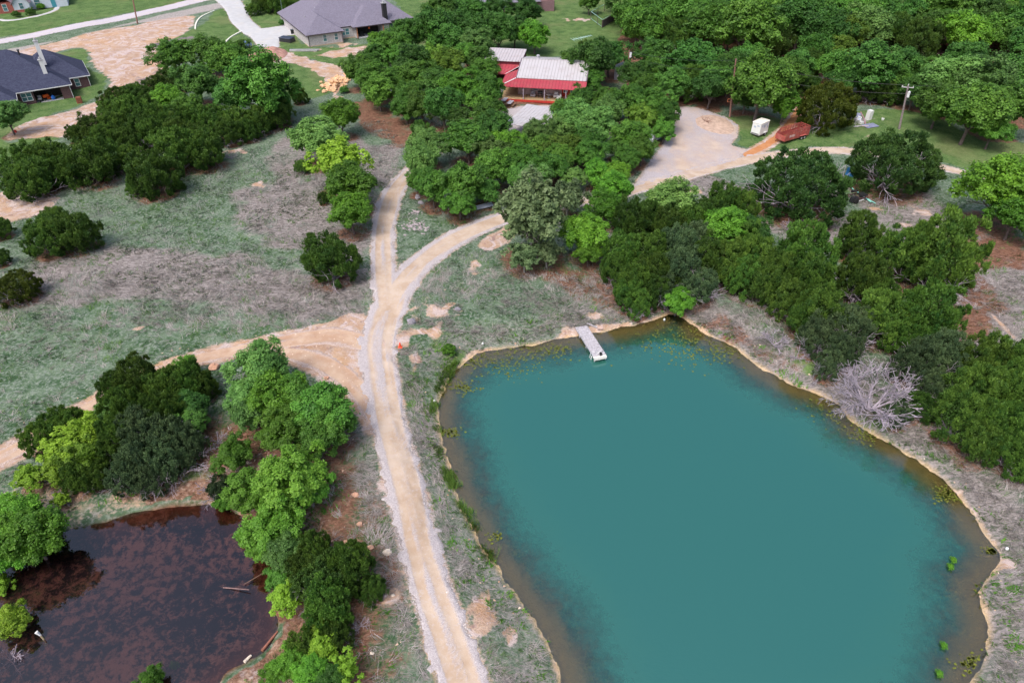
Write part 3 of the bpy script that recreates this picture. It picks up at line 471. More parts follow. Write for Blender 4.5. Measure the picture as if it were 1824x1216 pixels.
# ------------------------------------------------------------------ roads, drive, lot: sheets over the ground
def sheet(name, strokes, polys, cell, m, zoff, tanw=(.74, .06), edge=.75, tracks=True, extra=None):
    pts = np.array([p[:2] for S in strokes for p in S]+[p for Q in polys for p in Q])
    lo = pts.min(0)-4; hi = pts.max(0)+4
    ax = np.arange(lo[0], hi[0], cell); ay = np.arange(max(lo[1], 6), hi[1], cell)
    ncol = len(ay); A, B = np.meshgrid(ax, ay, indexing='ij'); A = A.ravel(); B = B.ravel()
    cs = np.full(A.shape, 99.)
    for S in strokes:
        sp = np.array([p[:2] for p in S])
        for p in sp[::1]: cs = np.minimum(cs, np.hypot(A-p[0], B-p[1]))
    for Q in polys: cs = np.minimum(cs, sdf_poly(A, B, Q))
    near = cs < 9
    sd = np.full(A.shape, 9.); tan = np.zeros(A.shape); a = A[near]; b = B[near]; s_ = np.full(a.shape, 9.); tn = np.zeros(a.shape)
    for S in strokes:
        d, lat, lon, hw = sd_stroke(a, b, S); wv = lat/hw + .16*(vnoise(lon*.12, lat*0, 5)-.5)
        st = .62*fbm(lat*3.4+3, lon*.07, 8, 4)+.38*fbm(lat*1.2, lon*.25, 14, 3); st = (st-.5)*1.7+.5-.15*np.exp(-(wv/.16)**2)+.12*np.exp(-((np.abs(wv)-.42)/.14)**2); band = ss(tanw[0]+.22, tanw[0]-.22, np.abs(wv+tanw[1]))
        tt = band*(.42+1.1*(st-.30)); tn = np.maximum(tn, np.where(d < .3, tt, 0)); s_ = np.minimum(s_, d)
    for Q in polys: s_ = np.minimum(s_, sdf_poly(a, b, Q))
    s_ = s_+(fbm(a*1.1, b*1.1, 21, 3)-.5)*2*edge
    sd[near] = s_; tan[near] = tn
    if extra is not None: tan = extra(A, B, tan)
    fc = grid_faces(len(ax), ncol); keep = (sd[fc] < .5).all(1); fc = fc[keep]; used = np.unique(fc); mp = -np.ones(A.size, int); mp[used] = np.arange(len(used))
    A = A[used]; B = B[used]; sd = sd[used]; tan = tan[used]
    z = hb(A, B)+zoff-.35*ss(-.12, .5, sd)
    if tracks: z = z-.05*ss(.35, .75, tan)+.03*(vnoise(A*2, B*2, 4)-.5)
    o = newobj(name, np.stack([A, B, z], 1), mp[fc], m, smooth=True, kind='structure')
    point_attr(o, 'tan', tan); return o
def gravel_mat(name, g0, g1, t0, t1, bias=0.0):
    t = NT(name); tan = t.attr('tan'); nf = t.noise(3.0, 6, .7); sp = t.voro(17.0, 'Color'); spd = t.voro(17.0, 'Distance'); nm = t.noise(.5, 5, .6)
    g = t.mix(t.sstep(t.sep(sp)[0], .1, .9), g0, g1); g = t.mix(t.math('MULTIPLY', t.sstep(t.noise(16, 3, .7), .55, .72), .32), g, tuple(c*.5 for c in g0))
    tc = t.mix(t.sstep(nm, .3, .7), t0, t1); tc = t.mix(t.math('MULTIPLY', t.sstep(nf, .5, .7), .4), tc, g1)
    f = t.sstep(t.math('ADD', tan, t.math('MULTIPLY', t.math('SUBTRACT', t.math('MULTIPLY_ADD', nf, .6, t.math('MULTIPLY', nm, .4)), .5), .9)), .22+bias, .62+bias)
    t.base(t.mix(f, g, tc), .9, .15); t.bump(t.math('ADD', t.math('MULTIPLY', spd, t.math('SUBTRACT', 1.2, f)), t.noise(1.2, 5, .6)), .45, .08); return t.m
GR = gravel_mat('gravel', (.37,.34,.355), (.50,.465,.49), (.40,.30,.22), (.50,.415,.345))
TR = gravel_mat('dirt_track', (.37,.28,.24), (.52,.43,.40), (.40,.26,.18), (.50,.38,.29), -.1)
sheet('gravel_road', [ROAD_MAIN, ROAD_LEFT], [], .17, GR, .05, extra=lambda a, b, t_: t_+.32*ss(80, 95, b)*ss(8, 16, a))
sheet('dirt_track', [TRACK_A], [], .25, TR, .02, (.8, 0), .45)
sheet('track_loop', [TRACK_B], [], .25, TR, .012, (.7, 0), .45)
sheet('wood_track', [TRACK_C], [], .25, gravel_mat('red_track', (.42,.20,.09), (.52,.30,.17), (.40,.17,.07), (.50,.25,.12), -.2), .03, (.8, 0), .3)
sheet('parking_gravel', [], [LOT], .35, gravel_mat('parking_gravel', (.34,.32,.35), (.46,.43,.47), (.42,.31,.23), (.50,.41,.34)), .03, extra=lambda a, b, t_: .55*fbm(a*.3, b*.12, 61, 4)*(fbm(a*.1, b*.1, 6, 2) > .4)+.1)
sheet('yard_gravel', [], [LOT2], .35, GR, .03)
sheet('street', [STREET], [], .6, gravel_mat('chip_seal', (.44,.42,.47), (.56,.53,.60), (.47,.44,.46), (.52,.48,.50)), .04, (.3, .3), .15)
CONC = simple('concrete', (.44,.455,.48), .85, .07, .8, .2, 0, .1, (.5,.48,.45))
sheet('driveway', [DRIVE], [PAD], .45, CONC, .09, edge=.05, tracks=False)
sheet('footpath', [WALK], [], .4, CONC, .08, edge=.03, tracks=False)
# ------------------------------------------------------------------ foliage
def leaf_mat(name, dark, light, trans=.22):
    t = NT(name); tone = t.attr('tone'); oi = t.n('ShaderNodeObjectInfo')
    c = t.mix(tone, dark, light)
    hs = t.n('ShaderNodeHueSaturation'); t.l(c, hs.inputs['Color'])
    hs.inputs['Hue'].default_value = .5
    t.l(t.math('MULTIPLY_ADD', oi.outputs['Random'], .022, .486), hs.inputs['Hue'])
    t.l(t.math('MULTIPLY_ADD', t.math('FRACT', t.math('MULTIPLY', oi.outputs['Random'], 7.3)), .75, .62), hs.inputs['Value'])
    t.base(hs.outputs[0], .55, .3)
    tr = t.n('ShaderNodeBsdfTranslucent'); t.l(t.mix(.5, hs.outputs[0], tuple(min(1, q*1.5) for q in light)), tr.inputs[0])
    mx = t.n('ShaderNodeMixShader'); mx.inputs[0].default_value = trans
    t.l(t.b.outputs[0], mx.inputs[1]); t.l(tr.outputs[0], mx.inputs[2]); t.l(mx.outputs[0], t.out.inputs[0]); return t.m
LM = {'oak': leaf_mat('oak_leaf', (.036,.115,.014), (.110,.265,.034)), 'oakd': leaf_mat('dark_oak_leaf', (.030,.100,.016), (.085,.225,.036)),
      'oakl': leaf_mat('pale_oak_leaf', (.058,.145,.030), (.150,.300,.070)), 'bright': leaf_mat('fresh_leaf', (.050,.155,.012), (.130,.320,.028)),
      'lime': leaf_mat('lime_leaf', (.110,.220,.014), (.250,.430,.045), .3), 'lime2': leaf_mat('yellow_oak_leaf', (.065,.150,.014), (.160,.290,.035)),
      'grey': leaf_mat('greyish_leaf', (.065,.115,.045), (.145,.215,.095)), 'cotton': leaf_mat('cottonwood_leaf', (.050,.155,.012), (.150,.340,.042), .25),
      'cedar': leaf_mat('juniper_leaf', (.024,.076,.014), (.110,.215,.030), .14), 'cedarg': leaf_mat('greyish_juniper_leaf', (.028,.062,.030), (.100,.165,.065), .1),
      'cedarb': leaf_mat('juniper_leaf_dense', (.022,.072,.018), (.095,.200,.038), .14), 'cedaro': leaf_mat('olive_juniper_leaf', (.036,.070,.006), (.125,.175,.016), .1)}
BARK = simple('bark', (.13,.105,.10), .9, .3, 6, .1); DEAD = simple('dead_wood', (.33,.295,.35), .85, .25, 5, .1); PALEBARK = simple('pale_bark', (.30,.28,.26), .9, .3, 6, .1)
def unit(a): return a/np.maximum(np.linalg.norm(a, axis=-1, keepdims=True), 1e-9)
def cards(Pc, N, size, asp, rg, up=None):
    """one small quad per leaf clump: centre Pc, facing N"""
    n = len(Pc); R = unit(rg.normal(size=(n, 3))); T = unit(np.cross(N, R)) if up is None else unit(up+rg.normal(size=(n, 3))*.35)
    B = unit(np.cross(N, T)); s = size*(.6+.8*rg.random((n, 1)))
    a = T*s*asp; b = B*s; bend = N*s*.35*(rg.random((n, 1))-.3)
    V = np.stack([Pc-a-b*.35, Pc-b*.75-bend, Pc+a*1.0+b*.2, Pc+b*.8-bend], 1).reshape(-1, 3)
    return V, np.arange(4*n).reshape(n, 4)
def make_crown(kind, seed, hi=1.0):
    rg = np.random.default_rng(seed); L = []
    if kind == 'oak':     nl, lr, rad, clumps, per, ls, vz, asp = 30, (.19,.33), (.42,.82), 16, 16, .036, .84, 1.1
    elif kind == 'airy':  nl, lr, rad, clumps, per, ls, vz, asp = 34, (.15,.26), (.35,.86), 12, 13, .036, .95, 1.2
    elif kind == 'cotton': nl, lr, rad, clumps, per, ls, vz, asp = 38, (.16,.25), (.40,.86), 20, 15, .034, .9, 1.0
    elif kind == 'cedar': nl, lr, rad, clumps, per, ls, vz, asp = 84, (.12,.20), (.54,.92), 12, 16, .021, .80, 1.8
    else:                 nl, lr, rad, clumps, per, ls, vz, asp = 150, (.085,.15), (.62,.92), 12, 16, .0165, .76, 1.9
    ced = kind.startswith('cedar'); ph = rg.random()*6.28
    skew = rg.normal(size=3)*.10; VV = []; FF = []; TT = []; nb = 0
    for i in range(nl):
        # spread over the upper shell, sides included
        zf = 1-(i+.5)/nl*(1.78 if ced else 1.62); th = i*2.39996+ph+rg.normal()*.25
        d = np.array([math.sqrt(max(0, 1-zf*zf))*math.cos(th), math.sqrt(max(0, 1-zf*zf))*math.sin(th), zf])
        wob = 1+.16*math.sin(2*th+ph)+.11*math.sin(3*th-2*ph)
        c = d*(rg.uniform(*rad)+.12*max(0, .3-zf)*ced)*(wob if not ced else 1+.45*(wob-1)); c[2] *= vz; c += skew*c[2]
        lrad = rg.uniform(*lr)*(1.0 if zf > -.2 else .8); lt = rg.random()
        ns = int(clumps*hi)
        cd = unit(rg.normal(size=(ns, 3))+d*.9+np.array([0, 0, .45])); cp = c+cd*lrad*rg.uniform(.55, 1.08, (ns, 1))
        k = int(per*hi); cr = lrad*(.30 if not ced else .26)
        off = rg.normal(size=(ns, k, 3))*cr*np.array([.62, .62, .42 if not ced else .7])
        Pn = (cp[:, None]+off).reshape(-1, 3)
        od = unit(Pn-c)
        N = unit(od*.6+rg.normal(size=Pn.shape)*.42+np.array([0, 0, .55])) if not ced else unit(od*.55+d*.35+rg.normal(size=Pn.shape)*.42+np.array([0, 0, .45]))
        up = unit(od*.7+np.array([0, 0, .8])) if ced else None
        V, Fq = cards(Pn, N, ls/math.sqrt(hi)*(1.15 if zf < -.3 else 1), asp, rg, up)
        tone = np.clip(-.08+.5*lt+.65*np.repeat(rg.random(ns), k)*rg.uniform(.5, 1.1, ns*k)+(rg.random(ns*k)-.5)*.3, 0, 1)
        VV.append(V); FF.append(Fq+nb); nb += len(V); TT.append(np.repeat(tone, 4))
    # sparse inner foliage so that the crown is not a hollow shell
    n = int((1100 if not ced else 1500)*hi); q = unit(rg.normal(size=(n, 3)))*(rg.random((n, 1))**.4)*.62; q[:, 2] = q[:, 2]*vz*(.95)
    V, Fq = cards(q, unit(rg.normal(size=(n, 3))+[0, 0, .6]), ls*1.5, 1.1, rg); VV.append(V); FF.append(Fq+nb); TT.append(np.full(4*n, .3)*rg.uniform(.5, 1.5))
    V = np.concatenate(VV); m = V[:, 2] > -KZ[kind]+.03
    V[:, 2] = np.maximum(V[:, 2], -KZ[kind]+.02)
    return V, np.concatenate(FF), np.clip(np.concatenate(TT), 0, 1)
KZ = {'oak': 1.05, 'airy': 1.05, 'cotton': 1.05, 'cedar': .72, 'cedarb': .66}
def branches(mb, p, d, L, r, lev, rg, spread=.6, seg=3, n=5, rmin=.004, grav=.0, kids=3):
    p = np.array(p, float); d = unit(np.array(d, float))
    for i in range(seg):
        nd = unit(d+rg.normal(size=3)*.16+np.array([0, 0, -grav])); q = p+nd*L/seg; r2 = max(r*(1-.22), rmin)
        mb.tube(p, q, r, r2, n, False)
        if lev > 0 and i >= 0:
            for _ in range(kids if i == seg-1 else max(1, kids-2)):
                bd = unit(nd+rg.normal(size=3)*spread)
                branches(mb, q, bd, L*rg.uniform(.5, .78), max(rmin, r2*rg.uniform(.5, .75)), lev-1, rg, spread, seg if lev > 1 else 2, max(3, n-1), rmin, grav, kids)
        p, d, r = q, nd, r2
def make_trunk(kind, seed):
    rg = np.random.default_rng(seed); mb = MB()
    if kind in ('cedar', 'cedarb'):
        for i in range(6):
            a = i*1.05+rg.random(); mb2 = mb
            branches(mb2, (0, 0, -.05), (math.cos(a)*.9, math.sin(a)*.9, .65+.4*rg.random()), .62, .028, 2, rg, .5, 3, 5, kids=3)
        mb.tube((0, 0, -.12), (.02, 0, .35), .06, .05, 7)
    else:
        top = np.array([.05*rg.normal(), .05*rg.normal(), .55]); mb.tube((0, 0, -.12), top*.5, .075, .058, 8, False); mb.tube(top*.5, top, .058, .05, 8, False)
        for i in range(4 if kind != 'airy' else 6):
            a = i*1.6+rg.random(); branches(mb, top*rg.uniform(.75, 1), (math.cos(a)*.75, math.sin(a)*.75, .9), .5, .036, 2, rg, .5, 3, 5, kids=3)
    return mb
CR = {}; TK = {}
for kd, nv, hi in (('oak', 6, 1.5), ('airy', 3, 1.3), ('cotton', 3, 1.45), ('cedar', 6, 1.55), ('cedarb', 4, 1.5)):
    zc = {'oak': 1.12, 'airy': 1.1, 'cotton': 1.1, 'cedar': .72, 'cedarb': .66}[kd]
    CR[kd] = []; TK[kd] = []
    for i in range(nv):
        V, Fq, tone = make_crown(kd, 100+i*7+len(kd), hi); V[:, 2] += zc
        V[:, 2] = np.maximum(V[:, 2], .03)
        me = newobj('crown', V, Fq); point_attr(me, 'tone', tone); me.data.materials.append(LM['oak']); C.objects.unlink(me); CR[kd].append(me)
        tb = make_trunk(kd, 300+i).build('trunk', BARK); C.objects.unlink(tb); TK[kd].append(tb)
KNAME = {'oak':('oak_tree','tree','mid green oak'),'oakd':('oak_tree','tree','dark green oak'),'oakl':('elm_tree','tree','pale green tree'),'bright':('elm_tree','tree','bright green tree'),
  'lime':('mesquite_tree','tree','lime feathery tree'),'lime2':('oak_tree','tree','yellow green oak'),'grey':('mesquite_tree','tree','grey green tree'),'cotton':('cottonwood_tree','tree','light green cottonwood'),
  'cedar':('juniper_tree','juniper','dark juniper'),'cedarg':('juniper_tree','juniper','greyish juniper'),'cedarb':('juniper_tree','juniper','broad dense juniper'),'cedaro':('juniper_tree','juniper','olive green juniper')}
REGION = {'band':'thicket between sand lot and pasture','bandfront':'front fringe of the upper left thicket','leftedge':'left pasture edge below the navy house',
 'limes':'short column of trees in the pasture','clumpb':'grove left of the red porch roof','behind':'trees behind the metal roofed ranch building','yard':'yard grove between the forked gravel roads',
 'lot':'grove left of the gravel parking','bend':'gravel road bend above the dock','dockside':'thicket directly above the swimming dock','bank':'thicket along the right pond bank',
 'right':'beside the dirt road at far right','triangle':'clump between small pond and road junction','pondwest':'thicket on the small pond far bank','pondedge':'left edge of the small dark pond',
 'dam':'dam between small pond and gravel road','woodsfront':'front edge of the upper right wood','woods':'dense upper right wood','lone':''}
LONE = ['round topped oak on the bare sand lot, its trunk showing','round dark juniper standing alone left of the forked gravel road','low dark juniper bush at the right end of the sand lot thicket','pale tree with leaning trunk at the left edge by the navy roofed house','low dark shrub on the grass beside the concrete driveway top','dark evergreen shrub mass left of the grey roofed house']
def ppx(q):
    x, y, z = q[2], q[3], q[4]+q[5]; d = depth(x, y, z); return CX+F*x/d
cells = {}
for reg in TREES.keys() | {'woods'}:
    idx = [i for i, q in enumerate(PLACED) if q[0] == reg]
    if not idx: continue
    nc = 8 if reg == 'woods' else (5 if len(idx) > 20 else 3); nr = 5 if reg == 'woods' else (4 if len(idx) > 20 else 2)
    xs = [ppx(PLACED[i]) for i in idx]; ys = [PLACED[i][3] for i in idx]; x0, x1, y0, y1 = min(xs), max(xs)+1, min(ys), max(ys)+.1
    for i, xx, yy in zip(idx, xs, ys):
        if reg == 'woods': xx = min(max(xx, 900), 1900)
        cells[i] = (nc, int((xx-x0)/(x1-x0)*nc), nr, int((yy-y0)/(y1-y0)*nr))
CW = {3:['left','middle','right'], 5:['leftmost','left','middle','right','rightmost'], 8:['leftmost','second left','third left','left middle','right middle','third right','second right','rightmost']}
RW = {2:['front','back'], 4:['front','second','third','back'], 5:['front','second','middle','fourth','back']}
LAB = {}; byc = {}
for i, q in enumerate(PLACED):
    if q[0] != 'lone': byc.setdefault((q[0], q[1])+cells[i], []).append(i)
for (reg, k, nc, ci, nr, ri), idx in byc.items():
    nm = KNAME[k][2]; cell = '%s part, %s row' % (CW[nc][min(ci, nc-1)], RW[nr][min(ri, nr-1)]); ph = REGION[reg]
    if len(idx) == 1: LAB[idx[0]] = ('%s, %s, %s' % (nm, cell, ph), None); continue
    idx = sorted(idx, key=lambda j: ppx(PLACED[j]))
    if len(idx) == 2: ws = ['left', 'right']
    elif len(idx) == 3: ws = ['left', 'central', 'right']
    else: ws = ['left'] + ['inner']*(len(idx)-2) + ['right']
    for j, w_ in zip(idx, ws): LAB[j] = ('%s %s, %s, %s' % (w_, nm, cell, ph), ('%ss of one size, %s, %s' % (nm, cell, ph)) if ws.count(w_) > 1 else None)
ln = 0
for i, (reg, k, x, y, z, r, a, b) in enumerate(PLACED):
    rd = random.Random(i*31+5); kd = KGEO[k][1]; src = CR[kd][rd.randrange(len(CR[kd]))]; ts = TK[kd][rd.randrange(len(TK[kd]))]
    if reg == 'lone': lab, grp = LONE[ln], None; ln += 1
    else: lab, grp = LAB[i]
    root = thing(KNAME[k][0], lab, KNAME[k][1], (x, y, z), rd.uniform(0, 6.28), grp)
    c = src.copy(); C.objects.link(c); c.parent = root; c.name = 'crown'
    c.material_slots[0].link = 'OBJECT'; c.material_slots[0].material = LM[k]
    s = r*{'cedar':1.04 if reg in ('bank', 'dockside') else 1.11,'cedarb':1.06,'cotton':1.12}.get(kd, 1.2); vz_ = {'cedar':1.32 if reg in TALL else 1.06,'cedarb':.93}.get(kd, .98); c.scale = (s*rd.uniform(.93, 1.1), s*rd.uniform(.93, 1.1), s*vz_*rd.uniform(.92, 1.1))
    t_ = ts.copy(); C.objects.link(t_); t_.parent = root; t_.name = 'trunk'; t_.scale = (r*.98, r*.98, r*(1.0))
    if k in ('cedarg', 'cedarb', 'cedaro') or (k == 'cedar' and rd.random() < .55): t_.material_slots[0].link = 'OBJECT'; t_.material_slots[0].material = DEAD; q_ = 1.5 if k == 'cedarg' else 1.28; t_.scale = (r*q_, r*q_, r*q_*(1.0 if k == 'cedarg' else .75))
    elif k in ('lime', 'grey', 'cotton'): t_.material_slots[0].link = 'OBJECT'; t_.material_slots[0].material = PALEBARK
# dead, leafless trees and twig heaps
def dead(px, py, rp, seed, label, n_=7, lev=3, flat=.8, grp=None, nm='dead_tree', r0=.05, kids=3, L0=.52, rm=.009):
    x, y, z, r = tree_place(px, py, rp, 'cedar'); rg = np.random.default_rng(seed); mb = MB()
    for i in range(n_):
        a = i*6.28/n_+rg.random(); branches(mb, (0, 0, .02), (math.cos(a), math.sin(a), flat*rg.uniform(.5, 1.6)), L0, r0*.6, lev, rg, .48, 3, 4, rmin=rm, kids=kids)
    o = mb.build(nm, DEAD); o.location = (x, y, z-.05); o.scale = (r, r, r); o['label'] = label; o['category'] = 'dead tree'
    if grp: o['group'] = grp
dead(1572, 680, 78, 1, 'large leafless pale grey tree leaning over the right pond bank', 9, 3, 1.0, r0=.060, kids=3, L0=.58, rm=.0048)
dead(1384, 590, 34, 2, 'grey leafless bush at the left end of the right bank thicket', 7, 2, .7)
dead(1424, 622, 24, 3, 'small grey twiggy bush low on the pond bank beside the thicket', 6, 2, .7)
dead(1590, 640, 40, 4, 'second leafless crown behind the large pale dead tree', 6, 2, 1.2)
dead(380, 850, 38, 5, 'fallen grey branches on the far bank of the small dark pond', 7, 2, .3)
dead(382, 772, 24, 6, 'bare white branches sticking out right of the small pond thicket', 5, 2, .4)
dead(1425, 385, 30, 7, 'bare grey branches spilling below the broad right juniper', 7, 2, .3)
dead(10, 1165, 34, 8, 'leafless grey branches hanging over the small pond at left edge', 7, 2, .5)
dead(100, 880, 26, 9, 'pale leafless bush beside the orange earth bank at far left', 6, 2, .9)
dead(1210, 512, 30, 10, 'grey dead branches at the foot of the dockside thicket', 7, 2, .6)
dead(405, 268, 16, 11, 'small bare grey shrub right of the pasture thicket', 6, 2, .6)
dead(640, 1105, 20, 12, 'bare grey twigs on the dam beside the broad juniper', 6, 2, .6)
dead(1356, 78, 14, 13, 'grey leafless crown poking out of the upper right wood', 6, 2, .9)
dead(1755, 28, 14, 14, 'pale dead snag in the far right wood top', 6, 2, 1.4)
# ------------------------------------------------------------------ grass tufts, weeds, pebbles (uncountable)
def tufts(name, pts, hgt, wid, lean, nbl, cols, seed, spread=.1):
    rg = np.random.default_rng(seed); n = len(pts); b = np.repeat(pts, nbl, 0); m = len(b); a = 9*fbm(b[:, 0]*.22, b[:, 1]*.22, 71, 2)+np.repeat(rg.normal(size=n)*.5, nbl)+rg.normal(size=m)*.75
    b = b+np.stack([rg.normal(size=m)*spread, rg.normal(size=m)*spread, np.zeros(m)], 1)
    h = np.repeat(hgt*(.5+rg.random(n)), nbl)*(.6+.6*rg.random(m)); dr = np.stack([np.cos(a), np.sin(a), np.zeros(m)], 1); sd = np.stack([-np.sin(a), np.cos(a), np.zeros(m)], 1)
    ln_ = lean*(.4+rg.random(m))[:, None]*h[:, None]
    wv = wid*(.6+.8*rg.random(m))[:, None]
    tip = b+dr*ln_+np.stack([np.zeros(m), np.zeros(m), h], 1)
    V = np.stack([b-sd*wv, b+sd*wv, tip], 1).reshape(-1, 3); Fq = np.arange(3*m).reshape(m, 3)
    o = newobj(name, V, Fq, cols, kind='stuff', category='vegetation'); point_attr(o, 'tone', np.repeat(np.clip(np.repeat(rg.random(n), nbl)*.7+rg.random(m)*.3, 0, 1), 3)); return o
def tuft_mat(name, a, b):
    t = NT(name); t.base(t.mix(t.attr('tone'), a, b), .8, .1); return t.m
def gmask(arr, x, y):
    i = np.clip(np.searchsorted(gx, x), 0, len(gx)-1); j = np.clip(np.searchsorted(gy, y), 0, len(gy)-1); return arr.reshape(len(gx), len(gy))[i, j]
def scatter(n, x0, x1, y0, y1, seed, cond, bare=True):
    rg = np.random.default_rng(seed); x = rg.uniform(x0, x1, n); y = rg.uniform(y0, y1, n)
    d1 = sdf_poly(x, y, POND1); d2 = sdf_poly(x, y, POND2); rs = road_sd(x, y)
    trk = np.minimum(sd_stroke(x, y, TRACK_A)[0], sd_stroke(x, y, TRACK_B)[0])
    k = cond(x, y, d1, d2, rs, trk, rg.random(n))
    if bare: k &= gmask(dirt, x, y) < .5
    x = x[k]; y = y[k]
    return np.stack([x, y, hb(x, y)-.02], 1)
def nz(x, y, s, sc_=.3): return fbm(x*sc_, y*sc_, s, 3)
p_ = scatter(52000, -62, 62, 16, 70, 1, lambda x, y, d1, d2, rs, tk, u: (d1 > .9) & (d2 > 2.0) & (rs > .35) & (tk > .2) & (np.where(x < -6, nz(x, y, 31) < .62, nz(x, y, 31) > .38)) & ((u < .5+.5*(d1 < 8))) & ((x > 0) | (y > 58) | (rs < 2.2) | (u < .16)))
tufts('straw_grass', p_, .30, .018, 2.3, 9, tuft_mat('straw', (.13,.115,.10), (.47,.435,.44)), 2, .13).data
o = bpy.data.objects['straw_grass']; o['label'] = 'pale dry bunch grass on the pasture and pond banks'
p_ = scatter(75000, -85, 85, 16, 100, 3, lambda x, y, d1, d2, rs, tk, u: (d1 > .7) & (d2 > 1.2) & (rs > .3) & (tk > .2) & ((nz(x, y, 32, .45) > .47) | ((d1 < 6) & (x < 14) & (u < .6))))
tufts('green_grass', p_, .26, .022, .9, 7, tuft_mat('green_blades', (.025,.080,.018), (.13,.235,.07)), 4, .12)['label'] = 'low green grass and weeds in patches over the pasture'
p_ = scatter(40000, -75, 60, 60, 120, 5, lambda x, y, d1, d2, rs, tk, u: (d1 > 1) & (rs > .4) & (tk > .3) & (nz(x, y, 33, .4) > .46) & (x < 20+.0*y))
tufts('pasture_grass', p_, .30, .034, 1.3, 5, tuft_mat('sage_blades', (.10,.13,.10), (.31,.33,.31)), 6, .18)['label'] = 'greyish dry tussocks over the middle pasture'
# reeds along the near pond margin
_rd = [G(a, b) for a, b in [(830,625),(805,655),(785,690),(772,730),(775,780),(795,840),(812,870),(845,945),(880,1010)]]
rg = np.random.default_rng(9); q = []
for a, b in zip(_rd[:-1], _rd[1:]):
    for _ in range(90):
        t0 = rg.random(); c = a*(1-t0)+b*t0+rg.normal(size=2)*.28
        if vnoise(np.array([c[0]*.7]), np.array([c[1]*.7]), 8)[0] > .42: q.append((c[0], c[1], max(H1(c[0], c[1]), -.1)))
tufts('reeds', np.array(q), .55, .022, .5, 12, tuft_mat('reed_green', (.05,.12,.02), (.16,.27,.05)), 10, .12)['label'] = 'green reeds and weeds along the left margin of the big pond'
# weed leaves at ground level
p_ = scatter(16000, -40, 45, 18, 75, 12, lambda x, y, d1, d2, rs, tk, u: (rs > .4) & (((d1 > .1) & (d1 < 3.5) & (nz(x, y, 35, .8) > .50+.02*d1)) | ((d2 > 1.5) & (d2 < 9) & (x < -4) & (y < 58) & (nz(x, y, 36, .7) > .56))))
tufts('broad_weeds', p_, .22, .055, 1.2, 9, tuft_mat('weed_leaf', (.035,.12,.015), (.11,.25,.03)), 13, .2)['label'] = 'broad leaved green weeds in patches on the pond banks'
# pebbles on the road shoulders, tracks and dam
def pebbles(name, pts, smin, smax, m, seed, label):
    rg = np.random.default_rng(seed); n = len(pts); s = smin+(smax-smin)*rg.random(n)**3
    base = np.array([[1,0,0],[-.5,.87,0],[-.5,-.87,0],[0,0,.7]], float); V = (base[None]*s[:, None, None]*rg.uniform(.6, 1.3, (n, 4, 1)))
    a = rg.random(n)*6.28; ca, sa = np.cos(a), np.sin(a); x = V[..., 0]*ca[:, None]-V[..., 1]*sa[:, None]; y = V[..., 0]*sa[:, None]+V[..., 1]*ca[:, None]
    V = np.stack([x, y, V[..., 2]], -1)+pts[:, None]; f = np.array([[0,1,3],[1,2,3],[2,0,3]]); Fq = (f[None]+4*np.arange(n)[:, None, None]).reshape(-1, 3)
    o = newobj(name, V.reshape(-1, 3), Fq, m, kind='stuff', category='stones', label=label); point_attr(o, 'tone', np.repeat(rg.random(n), 4)); return o
p_ = scatter(60000, -30, 40, 18, 95, 15, lambda x, y, d1, d2, rs, tk, u: (rs > -.5) & (rs < 1.1) & (u < np.exp(-np.maximum(rs, 0)*2.5)), False)
p_[:, 2] += np.where(road_sd(p_[:, 0], p_[:, 1]) < 0, .06, .02)
pebbles('loose_gravel', p_, .03, .09, tuft_mat('loose_stone', (.26,.24,.24), (.62,.59,.60)), 16, 'loose pale gravel along the road edges')
p_ = scatter(26000, -60, 45, 18, 95, 17, lambda x, y, d1, d2, rs, tk, u: (rs > .3) & (((tk < 2) & (u < .5)) | ((d2 > .3) & (d2 < 10) & (x < 0) & (u < .35) & (nz(x, y, 38, .5) > .5)) | ((d1 > 0) & (d1 < 2.0) & (u < .3))), False)
pebbles('scattered_stones', p_, .03, .16, tuft_mat('tan_stone', (.38,.22,.14), (.70,.58,.48)), 18, 'tan stones scattered over the bare earth')
# ------------------------------------------------------------------ buildings
def shingle(name, a, b, sc_=1.0):
    t = NT(name); v = t.mapping((1, 1, 1)); n1 = t.noise(.8, 4, .6); n2 = t.voro(5, 'Color', vec=t.mapping((1, 1, 2.2)))
    c = t.mix(t.math('MULTIPLY_ADD', t.sep(n2)[0], .6, t.math('MULTIPLY', n1, .4)), a, b); t.base(c, .9, .15)
    w_ = t.n('ShaderNodeTexWave', wave_type='BANDS', bands_direction='Z'); t.l(t.coord(), w_.inputs['Vector']); w_.inputs['Scale'].default_value = 2.3
    t.bump(t.math('ADD', w_.outputs[1], t.sep(n2)[0]), .5, .03); return t.m
def brick(name, a, b, mortar, sc_=2.2):
    t = NT(name); bt = t.n('ShaderNodeTexBrick'); cx = t.n('ShaderNodeCombineXYZ'); sx = t.n('ShaderNodeSeparateXYZ'); t.l(t.coord(), sx.inputs[0])
    t.l(t.math('ADD', sx.outputs[0], sx.outputs[1]), cx.inputs[0]); t.l(sx.outputs[2], cx.inputs[1]); t.l(cx.outputs[0], bt.inputs['Vector'])
    bt.inputs['Scale'].default_value = sc_; bt.inputs['Color1'].default_value = (*a, 1); bt.inputs['Color2'].default_value = (*b, 1); bt.inputs['Mortar'].default_value = (*mortar, 1)
    bt.inputs['Mortar Size'].default_value = .02; t.base(t.mix(t.math('MULTIPLY', t.noise(1.2, 4), .5), bt.outputs[0], b), .9, .15); return t.m
